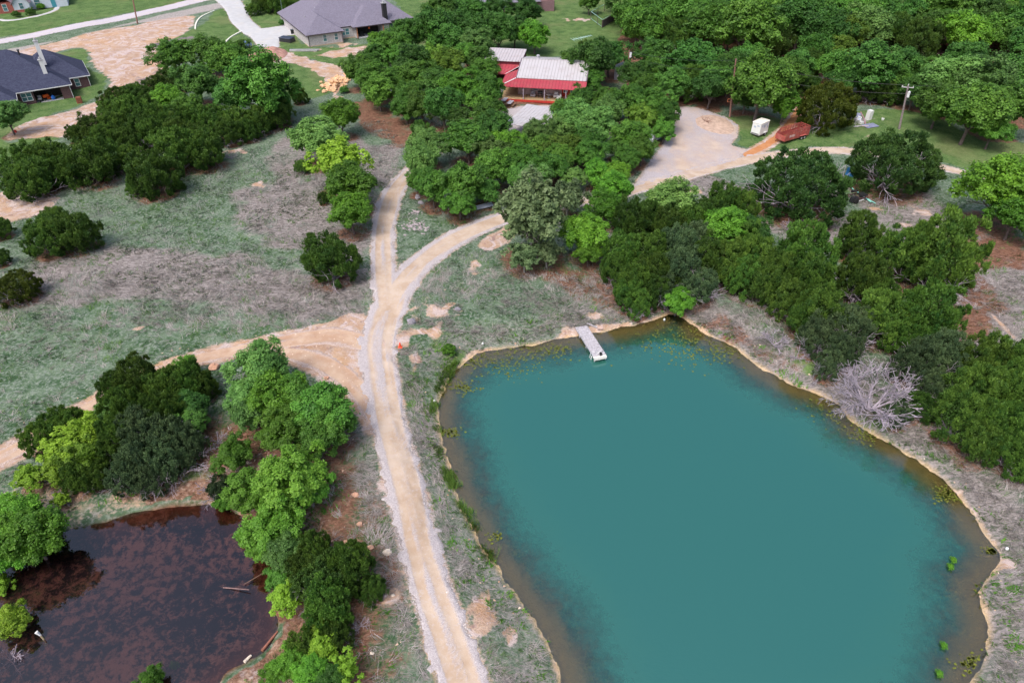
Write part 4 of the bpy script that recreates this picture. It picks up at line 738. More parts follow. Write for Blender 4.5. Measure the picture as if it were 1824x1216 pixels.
def ribbed(name, c, rust=(.45,.33,.27), amt=.25):
    t = NT(name); n = t.noise(.7, 5, .65); c2 = t.mix(t.math('MULTIPLY', t.sstep(n, .45, .75), amt), c, rust); sx = t.n('ShaderNodeSeparateXYZ'); t.l(t.coord(), sx.inputs[0])
    f = t.math('LESS_THAN', t.math('FRACT', t.math('MULTIPLY', sx.outputs[0], 1.65)), .18); t.base(t.mix(t.math('MULTIPLY', f, .55), c2, tuple(q*.45 for q in c)), .5, .4, .1); return t.m
WHITE = simple('white_trim', (.68,.70,.72), .6, .05, 2); DARK = simple('dark_interior', (.02,.02,.024), .8, .2, 2); GLASS = simple('window_glass', (.06,.17,.20), .12, .15, .6, .8)
BLKM = simple('black_metal', (.02,.021,.025), .45, .25, 3, .5); GREYM = simple('galvanised_metal', (.45,.46,.49), .45, .15, 3, .5, .3); RUSTM = simple('rusty_metal', (.20,.075,.045), .85, .35, 4, .2, 0, 0, (.10,.05,.04))
TYRE = simple('tyre_rubber', (.02,.02,.021), .9, .2, 4, .2); WOODG = simple('weathered_wood', (.46,.45,.50), .9, .22, 6, .1, 0, .2, (.22,.19,.18)); WOODB = simple('brown_wood', (.20,.12,.075), .85, .25, 4, .2)
FLOORW = simple('deck_boards', (.36,.26,.15), .8, .2, 3, .2); REDP = simple('red_paint', (.46,.045,.035), .6, .12, 2, .3)
def hip(mb, x0, x1, y0, y1, z, sl, ov=.5, fas=.22):
    x0 -= ov; x1 += ov; y0 -= ov; y1 += ov; wx = x1-x0; wy = y1-y0; zz = z-ov*sl*.3
    if wx >= wy: a = (x0+wy/2, (y0+y1)/2); b = (x1-wy/2, (y0+y1)/2); hh = wy/2*sl
    else: a = ((x0+x1)/2, y0+wx/2); b = ((x0+x1)/2, y1-wx/2); hh = wx/2*sl
    c = [(x0,y0,zz),(x1,y0,zz),(x1,y1,zz),(x0,y1,zz)]; A = (a[0],a[1],zz+hh); B = (b[0],b[1],zz+hh)
    if wx >= wy: fs = [[c[0],c[1],B,A],[c[1],c[2],B],[c[2],c[3],A,B],[c[3],c[0],A]]
    else: fs = [[c[0],c[1],A],[c[1],c[2],B,A],[c[2],c[3],B],[c[3],c[0],A,B]]
    for f in fs: mb.face(f)
    return c
def fascia(mb, x0, x1, y0, y1, z, sl, ov=.5, hgt=.2):
    x0 -= ov; x1 += ov; y0 -= ov; y1 += ov; zz = z-ov*sl*.3
    for a, b in (((x0,y0),(x1,y0)),((x1,y0),(x1,y1)),((x1,y1),(x0,y1)),((x0,y1),(x0,y0))): mb.beam((a[0],a[1],zz-hgt/2), (b[0],b[1],zz-hgt/2), .08, hgt-.004)
    mb.face([(x0,y0,zz-.03),(x0,y1,zz-.03),(x1,y1,zz-.03),(x1,y0,zz-.03)])
def window(root, x, y, z, w_, h_, n=1, face='-y', fm=WHITE):
    """frame with a pane sub-part, set proud of the wall"""
    s = -1 if face == '-y' else 1; f = MB(); t = .09
    def bx(a0, a1, c0, c1, d0, d1):
        if face in ('-y',): f.box(x+a0, x+a1, y-d1, y-d0, z+c0, z+c1)
        else: f.box(x+d0, x+d1, y+a0, y+a1, z+c0, z+c1)
    bx(0, w_, 0, t, .004, .10); bx(0, w_, h_-t, h_, .004, .10); bx(0, t, t, h_-t, .004, .09); bx(w_-t, w_, t, h_-t, .004, .09); bx(t, w_-t, h_*.5-.03, h_*.5+.03, .04, .085)
    for i in range(1, n): bx(w_*i/n-.05, w_*i/n+.05, t, h_-t, .02, .095)
    o = f.build('window', fm, root); g = MB()
    if face == '-y': g.box(x+t*.5, x+w_-t*.5, y-.035, y-.008, z+t*.5, z+h_-t*.5)
    else: g.box(x+.008, x+.035, y+t*.5, y+w_-t*.5, z+t*.5, z+h_-t*.5)
    g.build('pane', GLASS, o); return o
def ground_at(px, py): return P(px, py)
# ---- grey roofed whitewashed brick house (top centre)
O = P(551, 84)
h2 = thing('brick_house', 'grey shingled hip roof house of whitewashed brick beside the white concrete driveway', 'house', (O[0], O[1], O[2]-.05), math.radians(29.5))
WB = brick('whitewashed_brick', (.62,.60,.60), (.34,.31,.34), (.66,.65,.66)); SG = shingle('grey_shingles', (.13,.125,.17), (.22,.21,.28))
E2 = 2.75
m = MB(); m.box(0, 8.3, 0, 12, 0, E2); m.box(8.3, 12.2, 3.2, 12, 0, E2); m.box(12.2, 20.6, 5.2, 12, 0, E2+.001); m.box(19.0, 20.6, 1.7, 5.2, 0, E2); m.box(20.6, 27.4, 5.6, 12, 0, E2-.001); m.box(.05, 27.3, 11.9, 25, 0, E2-.002)
m.box(12.2, 12.6, 1.9, 5.2, 0, E2-.003); m.build('wall', WB, h2)
m = MB(); m.box(-.03, 8.33, -.03, 3.2, -.1, .22); m.box(8.33, 12.2, 3.17, 5, -.1, .22); m.build('foundation', simple('stone_base', (.50,.38,.28), .9, .15, 2), h2)
m = MB(); hip(m, 0, 8.3, 0, 14, E2+.01, .68); hip(m, 11.9, 20.9, 1.7, 13, E2+.02, .68, .45); hip(m, 0, 27.4, 3.6, 25, E2+.012, .62); hip(m, 17, 27.4, 5.6, 25, E2+.016, .72, .5); m.build('roof', SG, h2)
m = MB(); fascia(m, 0, 8.3, 0, 14, E2+.01, .68); fascia(m, 11.9, 20.9, 1.7, 13, E2+.02, .68, .45); fascia(m, 0, 27.4, 3.6, 25, E2+.012, .62); fascia(m, 17, 27.4, 5.6, 25, E2+.016, .72, .5); m.build('gutter', simple('dark_brown_trim', (.06,.045,.055), .6, .1), h2)
m = MB(); m.box(20.1, 21.1, 3.3, 4.3, 1.5, 6.6); ch = m.build('chimney', simple('black_brick', (.03,.03,.035), .8, .2), h2); MB().box(20.0, 21.2, 3.2, 4.4, 6.6, 6.8).box(20.3, 20.9, 3.5, 4.1, 6.8, 7.15).build('chimney_cap', GREYM, ch)
window(h2, 3.5, 0, .75, .95, 1.55); window(h2, 6.2, 0, .75, .95, 1.55); window(h2, 8.9, 3.2, .7, 2.1, 1.6, 2); window(h2, 22.2, 5.6, .75, .95, 1.6)
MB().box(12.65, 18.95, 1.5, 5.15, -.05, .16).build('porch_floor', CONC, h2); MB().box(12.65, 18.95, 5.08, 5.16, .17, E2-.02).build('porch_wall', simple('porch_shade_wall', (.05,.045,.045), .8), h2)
for x in (12.4, 19.1): MB().box(x-.1, x+.1, 1.45, 1.65, .1, E2).build('porch_post', simple('orange_brick', (.45,.20,.10), .8), h2)
for x in (.12, 8.15): MB().tube((x, -.08, 0), (x, -.08, E2-.1), .06, .06, 6).build('downpipe', simple('dark_brown_trim', (.06,.045,.055)), h2)
for x, y, z in ((5.2, 9.5, 5.9), (2.2, 8.5, 4.5)): MB().tube((x, y, z-.3), (x, y, z+.35), .09, .09, 8).build('roof_vent', GREYM, h2)
def lcl(o, x, y, z=0):
    c, s = math.cos(o.rotation_euler.z), math.sin(o.rotation_euler.z); return (o.location.x+c*x-s*y, o.location.y+s*x+c*y, o.location.z+z)
def put(name, label, cat, mb, m, loc, rz=0, group=None):
    o = mb.build(name, m); o.location = [float(v) for v in loc]; o.rotation_euler = (0, 0, rz); o['label'] = label; o['category'] = cat
    if group: o['group'] = group
    return o
# patio furniture under that porch
tb = thing('patio_table', 'dark patio table under the grey roofed house porch', 'table', lcl(h2, 16.2, 3.2, .16), h2.rotation_euler.z)
MB().box(-.9, .9, -.5, .5, .68, .74).build('tabletop', BLKM, tb)
for sx in (-.8, .8):
    for sy in (-.4, .4): MB().box(sx-.03, sx+.03, sy-.03, sy+.03, 0, .68).build('leg', BLKM, tb)
def armchair(loc, rz, label, m):
    c = thing('armchair', label, 'chair', loc, rz); MB().box(-.35, .35, -.35, .3, .15, .45).build('seat', m, c); MB().box(-.35, .35, .25, .4, .45, .95).build('backrest', m, c)
    for s in (-1, 1): MB().box(s*.4-.06, s*.4+.06, -.35, .35, .1, .62).build('armrest', m, c)
armchair(lcl(h2, 13.8, 2.6, .16), h2.rotation_euler.z, 'black armchair at left end of the grey house porch', BLKM); armchair(lcl(h2, 14.2, 4.2, .16), h2.rotation_euler.z+.4, 'black armchair against the back of the grey house porch', BLKM)
lamp = put('hanging_lantern', 'orange lantern hanging in the grey house porch opening', 'lantern', MB().lathe([(.05,.1),(.22,0),(.25,-.3),(.12,-.42)]).tube((0,0,.1),(0,0,.45),.015,.015,4), simple('orange_paint', (.75,.12,.02), .5), lcl(h2, 15.6, 2.0, 2.15))
# ---- navy roofed brick house (left)
O = P(132, 174)
h1 = thing('brick_house', 'navy shingled hip roof house of dark brick at the left edge', 'house', (O[0], O[1], O[2]-.05), math.radians(33))
DB = brick('dark_brick', (.16,.085,.085), (.09,.05,.06), (.20,.15,.15)); NS = shingle('navy_shingles', (.028,.033,.065), (.065,.075,.125)); E1 = 2.7
m = MB(); m.box(-9.3, -6.3, 0, 3.2, 0, E1); m.box(-1.7, 0, 0, 3.2, 0, E1); m.box(-20, 0, 3.2, 15.5, 0, E1-.001); m.box(-.1, 3.7, 4.5, 15.4, 0, E1-.002); m.box(-21, -9.35, -4.3, 3.3, 0, E1-.003); m.build('wall', DB, h1)
m = MB(); hip(m, -21, 0, 0, 15.5, E1+.01, .70, .45); hip(m, -8, 3.7, 4.5, 15.5, E1+.018, .74, .45); hip(m, -21, -9.35, -4.3, 9, E1+.014, .62, .45); m.build('roof', NS, h1)
m = MB(); fascia(m, -21, 0, 0, 15.5, E1+.01, .70, .45, .16); fascia(m, -8, 3.7, 4.5, 15.5, E1+.018, .74, .45, .16); fascia(m, -21, -9.35, -4.3, 9, E1+.014, .62, .45, .16); m.build('gutter', WHITE, h1)
window(h1, 1.1, 4.5, .75, .95, 1.5); window(h1, -8.4, 0, .75, 1.8, 1.5, 2)
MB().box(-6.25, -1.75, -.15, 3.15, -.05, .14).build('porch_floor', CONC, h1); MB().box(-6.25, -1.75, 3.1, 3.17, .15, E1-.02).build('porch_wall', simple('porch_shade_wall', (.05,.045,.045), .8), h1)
MB().box(-5.3, -4.3, 3.0, 3.09, .2, 2.2).build('door', DARK, h1)
for x in (-9.25, -.05): MB().tube((x, -.08, 0), (x, -.08, E1-.1), .055, .055, 6).build('downpipe', WHITE, h1)
MB().tube((3.66, 4.42, 0), (3.66, 4.42, E1-.1), .055, .055, 6).build('downpipe', WHITE, h1)
m = MB(); m.box(-3.4, -2.7, 2.2, 2.9, 2.8, 6.9); ch = m.build('chimney', WHITE, h1); MB().box(-3.48, -2.62, 2.12, 2.98, 6.9, 7.05).tube((-3.05,2.55,7.05),(-3.05,2.55,7.45),.2,.2,10).build('chimney_cap', GREYM, ch)
m = MB(); m.box(-3.0, -2.3, 6.4, 7.1, 5.0, 9.3); ch = m.build('chimney', WHITE, h1); MB().box(-3.08, -2.22, 6.32, 7.18, 9.3, 9.45).tube((-2.65,6.75,9.45),(-2.65,6.75,9.85),.2,.2,10).build('chimney_cap', GREYM, ch)
for x, y, z in ((-11.5, 6.2, 7.3), (-6, 6.6, 7.9)): MB().tube((x, y, z-.5), (x, y, z+.3), .16, .16, 8).tube((x,y,z+.3),(x,y,z+.42),.26,.22,8).build('roof_vent', BLKM, h1)
put('exercise_ball', 'blue ball on the porch of the navy roofed house', 'ball', MB().rock((0,0,.4), .42, 3, (1,1,1)), simple('blue_plastic', (.04,.20,.70), .4, .08), lcl(h1, -3.4, .6, .14))
mw = thing('riding_mower', 'orange riding mower parked under the navy house porch', 'mower', lcl(h1, -4.2, 1.7, .14), h1.rotation_euler.z+.3)
OR = simple('orange_paint', (.75,.12,.02), .5); MB().box(-.9, .2, -.3, .3, .4, .85, .05).build('hood', OR, mw); MB().box(.35, .85, -.28, .28, .55, .7).box(.75, .88, -.28, .28, .7, 1.1).build('seat', BLKM, mw); MB().box(-.35, .5, -.6, .6, .12, .3, .04).build('cutting_deck', OR, mw)
for x, r in ((-.65, .2), (.6, .3)):
    for s in (-.42, .42): MB().wheel((x, s, r), r, .18).build('wheel', TYRE, mw)
bg_ = thing('jogging_stroller', 'grey stroller left of the mower under the navy house porch', 'stroller', lcl(h1, -5.6, .6, .14), .4); MB().box(-.3, .3, -.25, .35, .4, .6).face([(-.3,.35,.6),(.3,.35,.6),(.3,.1,1.1),(-.3,.1,1.1)]).build('seat', simple('grey_fabric', (.35,.34,.38)), bg_)
for x, y in ((-.35,.3),(.35,.3),(0,-.5)): MB().wheel((x, y, .22), .22, .06, 'x').build('wheel', TYRE, bg_)
put('burn_barrel', 'rusty square burn barrel on the bare sand beside the navy house lawn', 'barrel', MB().box(-.45,.45,-.45,.45,0,1.15).box(-.38,.38,-.38,.38,1.15,1.17), RUSTM, P(143, 184), .4)
put('fuel_can', 'small red can on the reddish earth at the far left', 'can', MB().box(-.2,.2,-.12,.12,0,.4,.03).tube((0,0,.4),(.1,0,.5),.04,.03,6), REDP, P(28, 236))
# ---- white gabled house across the street (top left corner)
O = P(57, 21)
h3 = thing('gabled_house', 'white board and red brick gabled house across the street in the top left corner', 'house', (O[0], O[1], O[2]), math.radians(27))
WBD = simple('white_boards', (.52,.58,.68), .7, .06, 2); RB = brick('red_brick', (.42,.10,.07), (.28,.07,.06), (.4,.3,.28))
def gable(mb, x0, x1, y0, y1, z, rise, ov=.4, th=.12):
    xm = (x0+x1)/2; sl = rise/(xm-x0)
    for s, xa in ((-1, x0-ov), (1, x1+ov)):
        za = z-ov*sl; b = [(xa,y0-ov,za),(xm,y0-ov,z+rise),(xm,y1,z+rise),(xa,y1,za)]
        up = b if s > 0 else b[::-1]
        mb.face(up[::-1] if s > 0 else up[::-1]); mb.face([(p[0],p[1],p[2]-th) for p in up])
        mb.beam((xa,y0-ov,za-th/2),(xm,y0-ov,z+rise-th/2),.06,th*1.5); mb.beam((xa,y0-ov,za-th/2),(xa,y1,za-th/2),.06,th*1.5)
m = MB(); m.box(-3.9, 0, 0, 8, .7, 2.7); m.face([(-3.9,0,2.7),(0,0,2.7),(-1.95,0,4.9)]); m.box(0, 9, 3, 13, 0, 2.7); m.build('wall', WBD, h3)
MB().box(-3.93, .03, -.03, 8, 0, .7).box(-7.6, -3.93, .2, 8, 0, 2.7).build('brick_wall', RB, h3)
m = MB(); gable(m, -3.9, 0, 0, 8, 2.72, 2.2); gable(m, -7.6, -3.95, .2, 8, 2.76, 1.9); hip(m, -14, 9, 4, 14, 2.74, .6); m.face([(0.2,3,2.7),(4,3,2.7),(2,3,4.7)]); m.build('roof', simple('taupe_shingles', (.27,.22,.27), .85, .12, 3), h3)
window(h3, -2.5, 0, .8, 1.1, 1.6); window(h3, -6.4, .2, .6, 1.1, 1.8); window(h3, 1.0, 3, .8, 1.5, 1.5)
MB().box(5, 6.1, 2.9, 3.0, .05, 2.2).build('door', simple('teal_paint', (.05,.25,.32), .5), h3)
# ---- second brick house behind the grove
O = P(987, 20)
h4 = thing('brick_house', 'brown brick house with pale grey roof half hidden behind the grove at the top', 'house', (O[0], O[1], O[2]), math.radians(8))
m = MB(); m.box(-21, 0, 0, 13, 0, 2.7); m.build('wall', brick('mauve_brick', (.24,.14,.15), (.15,.09,.11), (.3,.22,.24)), h4); m = MB(); hip(m, -21, -4.2, -.4, 13, 2.72, .6); hip(m, -9, 0, 2.5, 13, 2.73, .6, .2); m.build('roof', SG, h4)
m = MB(); m.box(-16.6, -15.7, 1.3, 2.2, 2.5, 7); m.build('chimney', simple('dark_red_brick', (.20,.035,.04), .8), h4); window(h4, -14, 0, .8, 1.2, 1.5)
# ---- red and white metal ranch building
g_ = G(923, 140, 4.6); gz = H1(*g_)
hb_ = thing('ranch_house', 'white metal roofed ranch building with red wrap around porch roof in the centre grove', 'house', (g_[0], g_[1], gz), math.radians(-9))
WM = ribbed('white_metal_roof', (.50,.49,.52), (.36,.31,.31), .5); RM = ribbed('red_metal_roof', (.42,.060,.085), (.38,.13,.12), .7); MR = simple('maroon_siding', (.12,.018,.032), .7, .15, 3)
def slab(mb, pts, th=.08, rib=.62, ribm=None, dirn=0):
    a, b, c, d = [np.array(p, float) for p in pts]   # a-b low edge, d-c high edge
    mb.face([a, b, c, d]); k = np.array([0, 0, -th]); mb.face([d+k, c+k, b+k, a+k])
    for p, q in ((a,b),(b,c),(c,d),(d,a)): mb.face([p+k, q+k, q, p])
    n = int(np.linalg.norm(b-a)/rib)
    for i in range(1, n):
        t_ = i/n; p = a+(b-a)*t_+[0,0,.02]; q = d+(c-d)*t_+[0,0,.02]; mb.beam(p, q, .07, .05)
eW = 3.55; L_ = 12.6; D_ = 13.8; RZ = 5.1
m = MB(); m.box(0, L_, 0, D_, 0, eW-.15); m.build('wall', simple('pink_siding', (.48,.38,.38), .8, .1, 2), hb_)
m = MB(); slab(m, [(-.3,-.15,eW),(L_+.3,-.15,eW),(L_+.3,D_/2,RZ),(-.3,D_/2,RZ)]); slab(m, [(L_+.3,D_+.3,eW),(-.3,D_+.3,eW),(-.3,D_/2+.004,RZ-.004),(L_+.3,D_/2+.004,RZ-.004)]); m.beam((-.3,D_/2,RZ+.04),(L_+.3,D_/2,RZ+.04),.3,.06); m.build('roof', WM, hb_)
m = MB()
for xx in (-.34, L_+.34):
    m = MB()
    for y0, y1, z0, z1 in ((-.15,D_/2,eW,RZ),(D_/2,D_+.3,RZ,eW)): m.beam((xx,y0,z0-.03),(xx,y1,z1-.03),.16,.2)
    m.build('roof_trim', simple('dark_grey_trim', (.16,.13,.16), .6), hb_)
pass
m = MB(); m.face([(.1,.1,eW-.15),(.1,D_-.1,eW-.15),(.1,D_/2,RZ-.12)]); m.face([(L_-.1,.1,eW-.15),(L_-.1,D_/2,RZ-.12),(L_-.1,D_-.1,eW-.15)]); m.build('gable_wall', MR, hb_)
m = MB(); z0, z1 = 2.72, 3.42
slab(m, [(-3.1,-3.0,z0),(L_+.4,-3.0,z0),(L_+.4,-.02,z1),(-.4,-.02,z1)], rib=.45); slab(m, [(-3.1,4.6,z0),(-3.1,-3.0,z0),(-.4,-.02,z1),(-.4,6.2,z1)], rib=1.1); slab(m, [(-8,4.2,z0+.05),(-3.12,4.2,z0+.05),(-.42,7.9,z1+.15),(-8,7.9,z1+.15)], rib=.6)
m.build('porch_roof', RM, hb_); MB().beam((-3.12,-3.02,z0+.05),(-.4,-.02,z1+.06),.18,.07).beam((-3.12,4.3,z0+.1),(-.42,7.8,z1+.2),.1,.05).build('ridge_cap', WHITE, hb_)
for x in (-2.7, 1.4, 5.4, 9.4, L_): MB().box(x-.08, x+.08, -2.85, -2.69, .4, z0-.02).build('porch_post', simple('mauve_post', (.30,.26,.32), .7), hb_)
MB().box(-3.0, L_+.3, -2.9, -.02, .36, .46).box(-3.0, -.02, 0, 4.2, .362, .458).build('porch_floor', FLOORW, hb_); MB().box(-2.2, L_+.3, -3.02, -2.91, .02, .42).build('porch_skirt', REDP, hb_)
m = MB(); m.box(8.4, 11.2, -.1, -.005, .47, 2.5); m.build('red_wall_panel', REDP, hb_); window(hb_, 8.7, -.1, 1.2, .8, 1.1); window(hb_, 10.0, -.1, 1.2, .8, 1.1); window(hb_, 2.8, 0, 1.3, 1.1, .9)
m = MB(); m.box(-7.7, -.6, 8.0, 14.6, 0, 4.15); m.build('left_wing_wall', MR, hb_); m = MB(); slab(m, [(-8.1,7.8,4.22),(-.5,7.8,4.22),(-.5,15,4.7),(-8.1,15,4.7)]); m.build('left_wing_roof', ribbed('dull_white_metal_roof', (.50,.47,.50), (.40,.33,.33), .5), hb_)
MB().tube((2.6, D_/2+2.2, 4.4), (2.6, D_/2+2.2, 5.2), .28, .28, 10).tube((2.6,D_/2+2.2,5.2),(2.6,D_/2+2.2,5.35),.4,.1,10).build('roof_vent', GREYM, hb_)
gr = thing('barbecue_grill', 'black barbecue grill on the red roofed porch', 'grill', lcl(hb_, 4.4, -1.2, .46), -.15); MB().tube((-.45,0,.9),(.45,0,.9),.3,.3,12).build('lid', BLKM, gr)
for s in (-.35, .35): MB().box(s-.03, s+.03, -.2, .2, 0, .7).build('leg', BLKM, gr)
armchair(lcl(hb_, 3.0, -1.0, .46), -.1, 'grey armchair left of the grill on the red roofed porch', simple('grey_fabric', (.35,.34,.38))); armchair(lcl(hb_, 7.4, -.9, .46), -.1, 'white armchair right of the round table on the red roofed porch', WHITE); armchair(lcl(hb_, 8.0, -1.9, .46), -1.4, 'white armchair nearest the red wall on the porch', WHITE)
tb = thing('round_table', 'grey round table on the red roofed porch', 'table', lcl(hb_, 6.1, -1.4, .46)); MB().tube((0,0,.7),(0,0,.75),.6,.6,16).build('tabletop', GREYM, tb); MB().tube((0,0,0),(0,0,.7),.06,.06,8).tube((0,0,0),(0,0,.04),.3,.3,10).build('pedestal', GREYM, tb)
# ---- open sided metal shed in front
O = G(905, 218, 3.5)
sh = thing('metal_shed', 'low white metal roofed open shed half under the oaks before the red porch', 'shed', (O[0], O[1], H1(*O)), math.radians(65))
m = MB(); slab(m, [(-.5,-9.5,2.25),(-.5,.2,2.25),(8.2,.2,2.75),(8.2,-9.5,2.75)], rib=.6); m.build('roof', WM, sh)
for x in (0, 7.7):
    for y in (-9.2, -4.6, -.1): MB().box(x-.07, x+.07, y-.07, y+.07, -.1, 2.3+.35*x/7.7).build('post', GREYM, sh)
O = P(1109, 140); s2 = thing('storage_shed', 'small pale grey shed behind the left power pole', 'shed', O, -.3)
MB().box(-1.6, 1.2, -1.2, 1.8, -.05, 2.2).build('wall', simple('lilac_grey_siding', (.42,.41,.50), .7), s2); m = MB(); gable(m, -1.6, 1.2, -1.2, 2.0, 2.21, .7, .25, .08); m.face([(-1.6,-1.2,2.2),(1.2,-1.2,2.2),(-.2,-1.2,2.88)]); m.build('roof', GREYM, s2); MB().box(-.9, .2, -1.26, -1.21, 0, 1.9).build('door', WHITE, s2)
# ------------------------------------------------------------------ swimming dock
a = np.array([*G(1025,584,.55), .55]); b = np.array([*G(1045,578,.55), .55]); c_ = np.array([*G(1061,641,.55), .55]); mid = (a+b)/2; e_ = (np.array([*G(1081,632,.55), .55])+c_)/2
ang = math.atan2(e_[1]-mid[1], e_[0]-mid[0]); Ld = np.linalg.norm(e_-mid); dk = thing('swimming_dock', 'weathered grey plank dock with a small ladder standing in the big pond', 'dock', (mid[0], mid[1], 0), ang)
m = MB(); n = 38; rg = np.random.default_rng(4)
for i in range(n):
    x0 = i*(Ld-.3)/n; j = rg.normal()*.012; m.box(x0+.018, x0+(Ld-.3)/n-.018, -.68+j, .68+j, .50+rg.normal()*.006, .545+rg.normal()*.006)
m.build('deck', WOODG, dk)
m = MB(); m.box(.1, Ld-.05, -.66, -.58, .32, .49); m.box(.1, Ld-.05, .58, .66, .32, .49); m.box(.1, Ld-.05, -.04, .04, .34, .49); m.build('joist', WOODG, dk)
MB().box(Ld-.28, Ld+.02, -.80, .62, .50, .60).box(Ld-.04, Ld+.03, -.80, .62, .3, .50).build('end_board', simple('whitewashed_wood', (.68,.66,.62), .8, .12, 5), dk)
for x in (1.2, Ld*.55, Ld-.2):
    for s in (-.62, .62): MB().tube((x, s, -1.6), (x, s, .49), .06, .06, 7).build('post', WOODG, dk)
m = MB()
for s in (0, .42): m.tube((Ld-1.0+s, -.95, -.5), (Ld-1.0+s, -.72, .75), .025, .025, 6)
for z in (-.2, .05, .3): m.tube((Ld-1.0, -.93+.18*(z+.4), z), (Ld-.58, -.93+.18*(z+.4), z), .02, .02, 6)
m.build('ladder', WHITE, dk)
for s in (-.35, .45): MB().tube((Ld-.75, s, .54), (Ld-.7, s, 1.05), .03, .025, 6).build('rail_post', GREYM, dk)
MB().beam((Ld-1.15, -.5, .565), (Ld-.5, .5, .57), .06, .03).beam((Ld-.5, -.35, .575), (Ld-1.15, .55, .58), .06, .03).build('cross_brace', WHITE, dk)
put('bucket', 'small black bucket at the water end of the swimming dock', 'bucket', MB().lathe([(.12,0),(.16,.28),(.14,.28),(.11,.05)]), BLKM, lcl(dk, Ld-.3, .05, .602))
def pole_at(name, label, cat, pa, pb, r, mm, z0=.08):
    a = P(*pa); b = P(*pb); o = MB().tube((0,0,z0), tuple(b-a+[0,0,z0]), r, r*.7, 8).build(name, mm); o.location = a.tolist(); o['label'] = label; o['category'] = cat; return o
o = thing('bank_plank', 'pale plank lying on the sand right of the dock', 'plank', P(1045, 577)); d_ = P(1068, 586)-P(1045, 577); d_[2] += .12; m = MB().beam((0,0,.12), tuple(d_), .14, .07); m.build('board', WOODG, o); m = MB(); m.box(-.25,.3,-.2,.15,0,.12); q_ = m.build('footing', simple('pink_block', (.52,.38,.33)), o); q_.location = (d_[0], d_[1], -.05)
# ------------------------------------------------------------------ trailers and junk on the right
O = P(1351, 240); wt = thing('cargo_trailer', 'small white enclosed cargo trailer on the lawn right of the gravel parking', 'trailer', O, math.radians(42))
WP = simple('white_enamel', (.70,.73,.74), .4, .04, 1.2, .4)
MB().box(-1.3, 1.3, -.82, .82, .5, 2.35, .02).build('body', WP, wt); MB().box(-1.36, 1.36, -.86, .86, 2.352, 2.44, .06).build('roof', simple('cream_enamel', (.80,.80,.72), .4, .04), wt)
MB().box(-1.32, 1.32, -.84, .84, .36, .497).build('frame', GREYM, wt)
for s in (-1, 1):
    wh = MB().wheel((.35, s*.92, .3), .3, .17).build('wheel', TYRE, wt); MB().wheel((.35, s*1.01, .3), .16, .03).build('rim', GREYM, wh); MB().box(-.02, .72, min(s*.84, s*1.04), max(s*.84, s*1.04), .58, .64).build('fender', WP, wt)
MB().beam((1.3,-.5,.42),(2.3,0,.42),.07,.09).beam((1.3,.5,.42),(2.3,0,.42),.07,.09).build('hitch', BLKM, wt); MB().tube((2.1,0,0),(2.1,0,.55),.03,.03,6).build('jack', BLKM, wt)
m = MB()
for x, z, w_, h_ in ((-.9,1.7,.35,.3),(-.3,1.45,.45,.55),(.4,1.7,.3,.35),(.75,1.25,.3,.4)): m.box(x, x+w_, -.835, -.828, z, z+h_)
for y, z, w_, h_ in ((-.6,1.8,.45,.22),(.05,1.5,.4,.3)): m.box(-1.325, -1.318, y, y+w_, z, z+h_)
m.build('decals', simple('pale_blue_decal', (.38,.47,.60), .5), wt); MB().box(-1.345, -1.312, -.7, .7, .52, .60).build('tail_bar', BLKM, wt)
O = P(1409, 248); st = thing('stock_trailer', 'red open topped livestock trailer with slatted sides on the rutted dirt track', 'trailer', O, math.radians(31))
RD = simple('faded_red_steel', (.36,.085,.075), .65, .15, 1.5, .3, 0, 0, (.45,.20,.17)); Lx, Wy = 2.9, 1.0
MB().box(-Lx, Lx, -Wy, Wy, .45, .53).build('floor', RUSTM, st)
for s, nm in ((-1,'side_panel'),(1,'side_panel')):
    m = MB(); y0, y1 = sorted((s*Wy, s*(Wy-.05))); m.box(-Lx, Lx, y0, y1, .53, 1.35)
    for z in (1.5, 1.68, 1.86, 2.04): m.box(-Lx+.9, Lx, y0+.005, y1-.005, z-.05, z+.05)
    for i in range(9): x = -Lx+.9+i*(2*Lx-.95)/8; m.box(x, x+.07, y0-.02, y1+.02, .5, 2.12)
    m.face([(-Lx,s*Wy,1.35),(-Lx+.9,s*Wy,1.35),(-Lx+.9,s*Wy,2.1)]) ; m.build(nm, RD, st)
m = MB(); m.box(-Lx-.05, -Lx, -Wy, Wy, .5, 1.35); m.build('front_panel', RD, st); m = MB()
for z in (.7, .95, 1.2, 1.5, 1.78, 2.04): m.box(Lx-.04, Lx+.01, -Wy+.06, Wy-.06, z-.05, z+.05)
m.box(Lx-.06, Lx+.03, -.04, .04, .55, 2.1); m.build('tail_gate', RD, st)
MB().face([(-Lx+.9,-Wy-.01,.95),(-.6,-Wy-.01,.95),(-.6,-Wy-.01,1.34),(-Lx+.9,-Wy-.01,1.34)]).face([(-Lx+.9,-Wy-.012,.95),(-Lx+.9,-Wy-.012,1.34),(-.6,-Wy-.012,1.34),(-.6,-Wy-.012,.95)]).build('faded_plate', simple('pale_pink_paint', (.55,.38,.38), .7), st)
for s in (-1, 1):
    for x in (1.0, 1.75):
        wh = MB().wheel((x, s*(Wy+.14), .36), .36, .2).build('wheel', TYRE, st); MB().wheel((x, s*(Wy+.25), .36), .17, .03).build('rim', GREYM, wh)
    MB().box(.55, 2.2, min(s*(Wy+.01), s*(Wy+.27)), max(s*(Wy+.01), s*(Wy+.27)), .76, .81).build('fender', RD, st)
MB().beam((-Lx,-.5,.48),(-Lx-1.1,0,.48),.08,.1).beam((-Lx,.5,.48),(-Lx-1.1,0,.48),.08,.1).build('hitch', RUSTM, st)
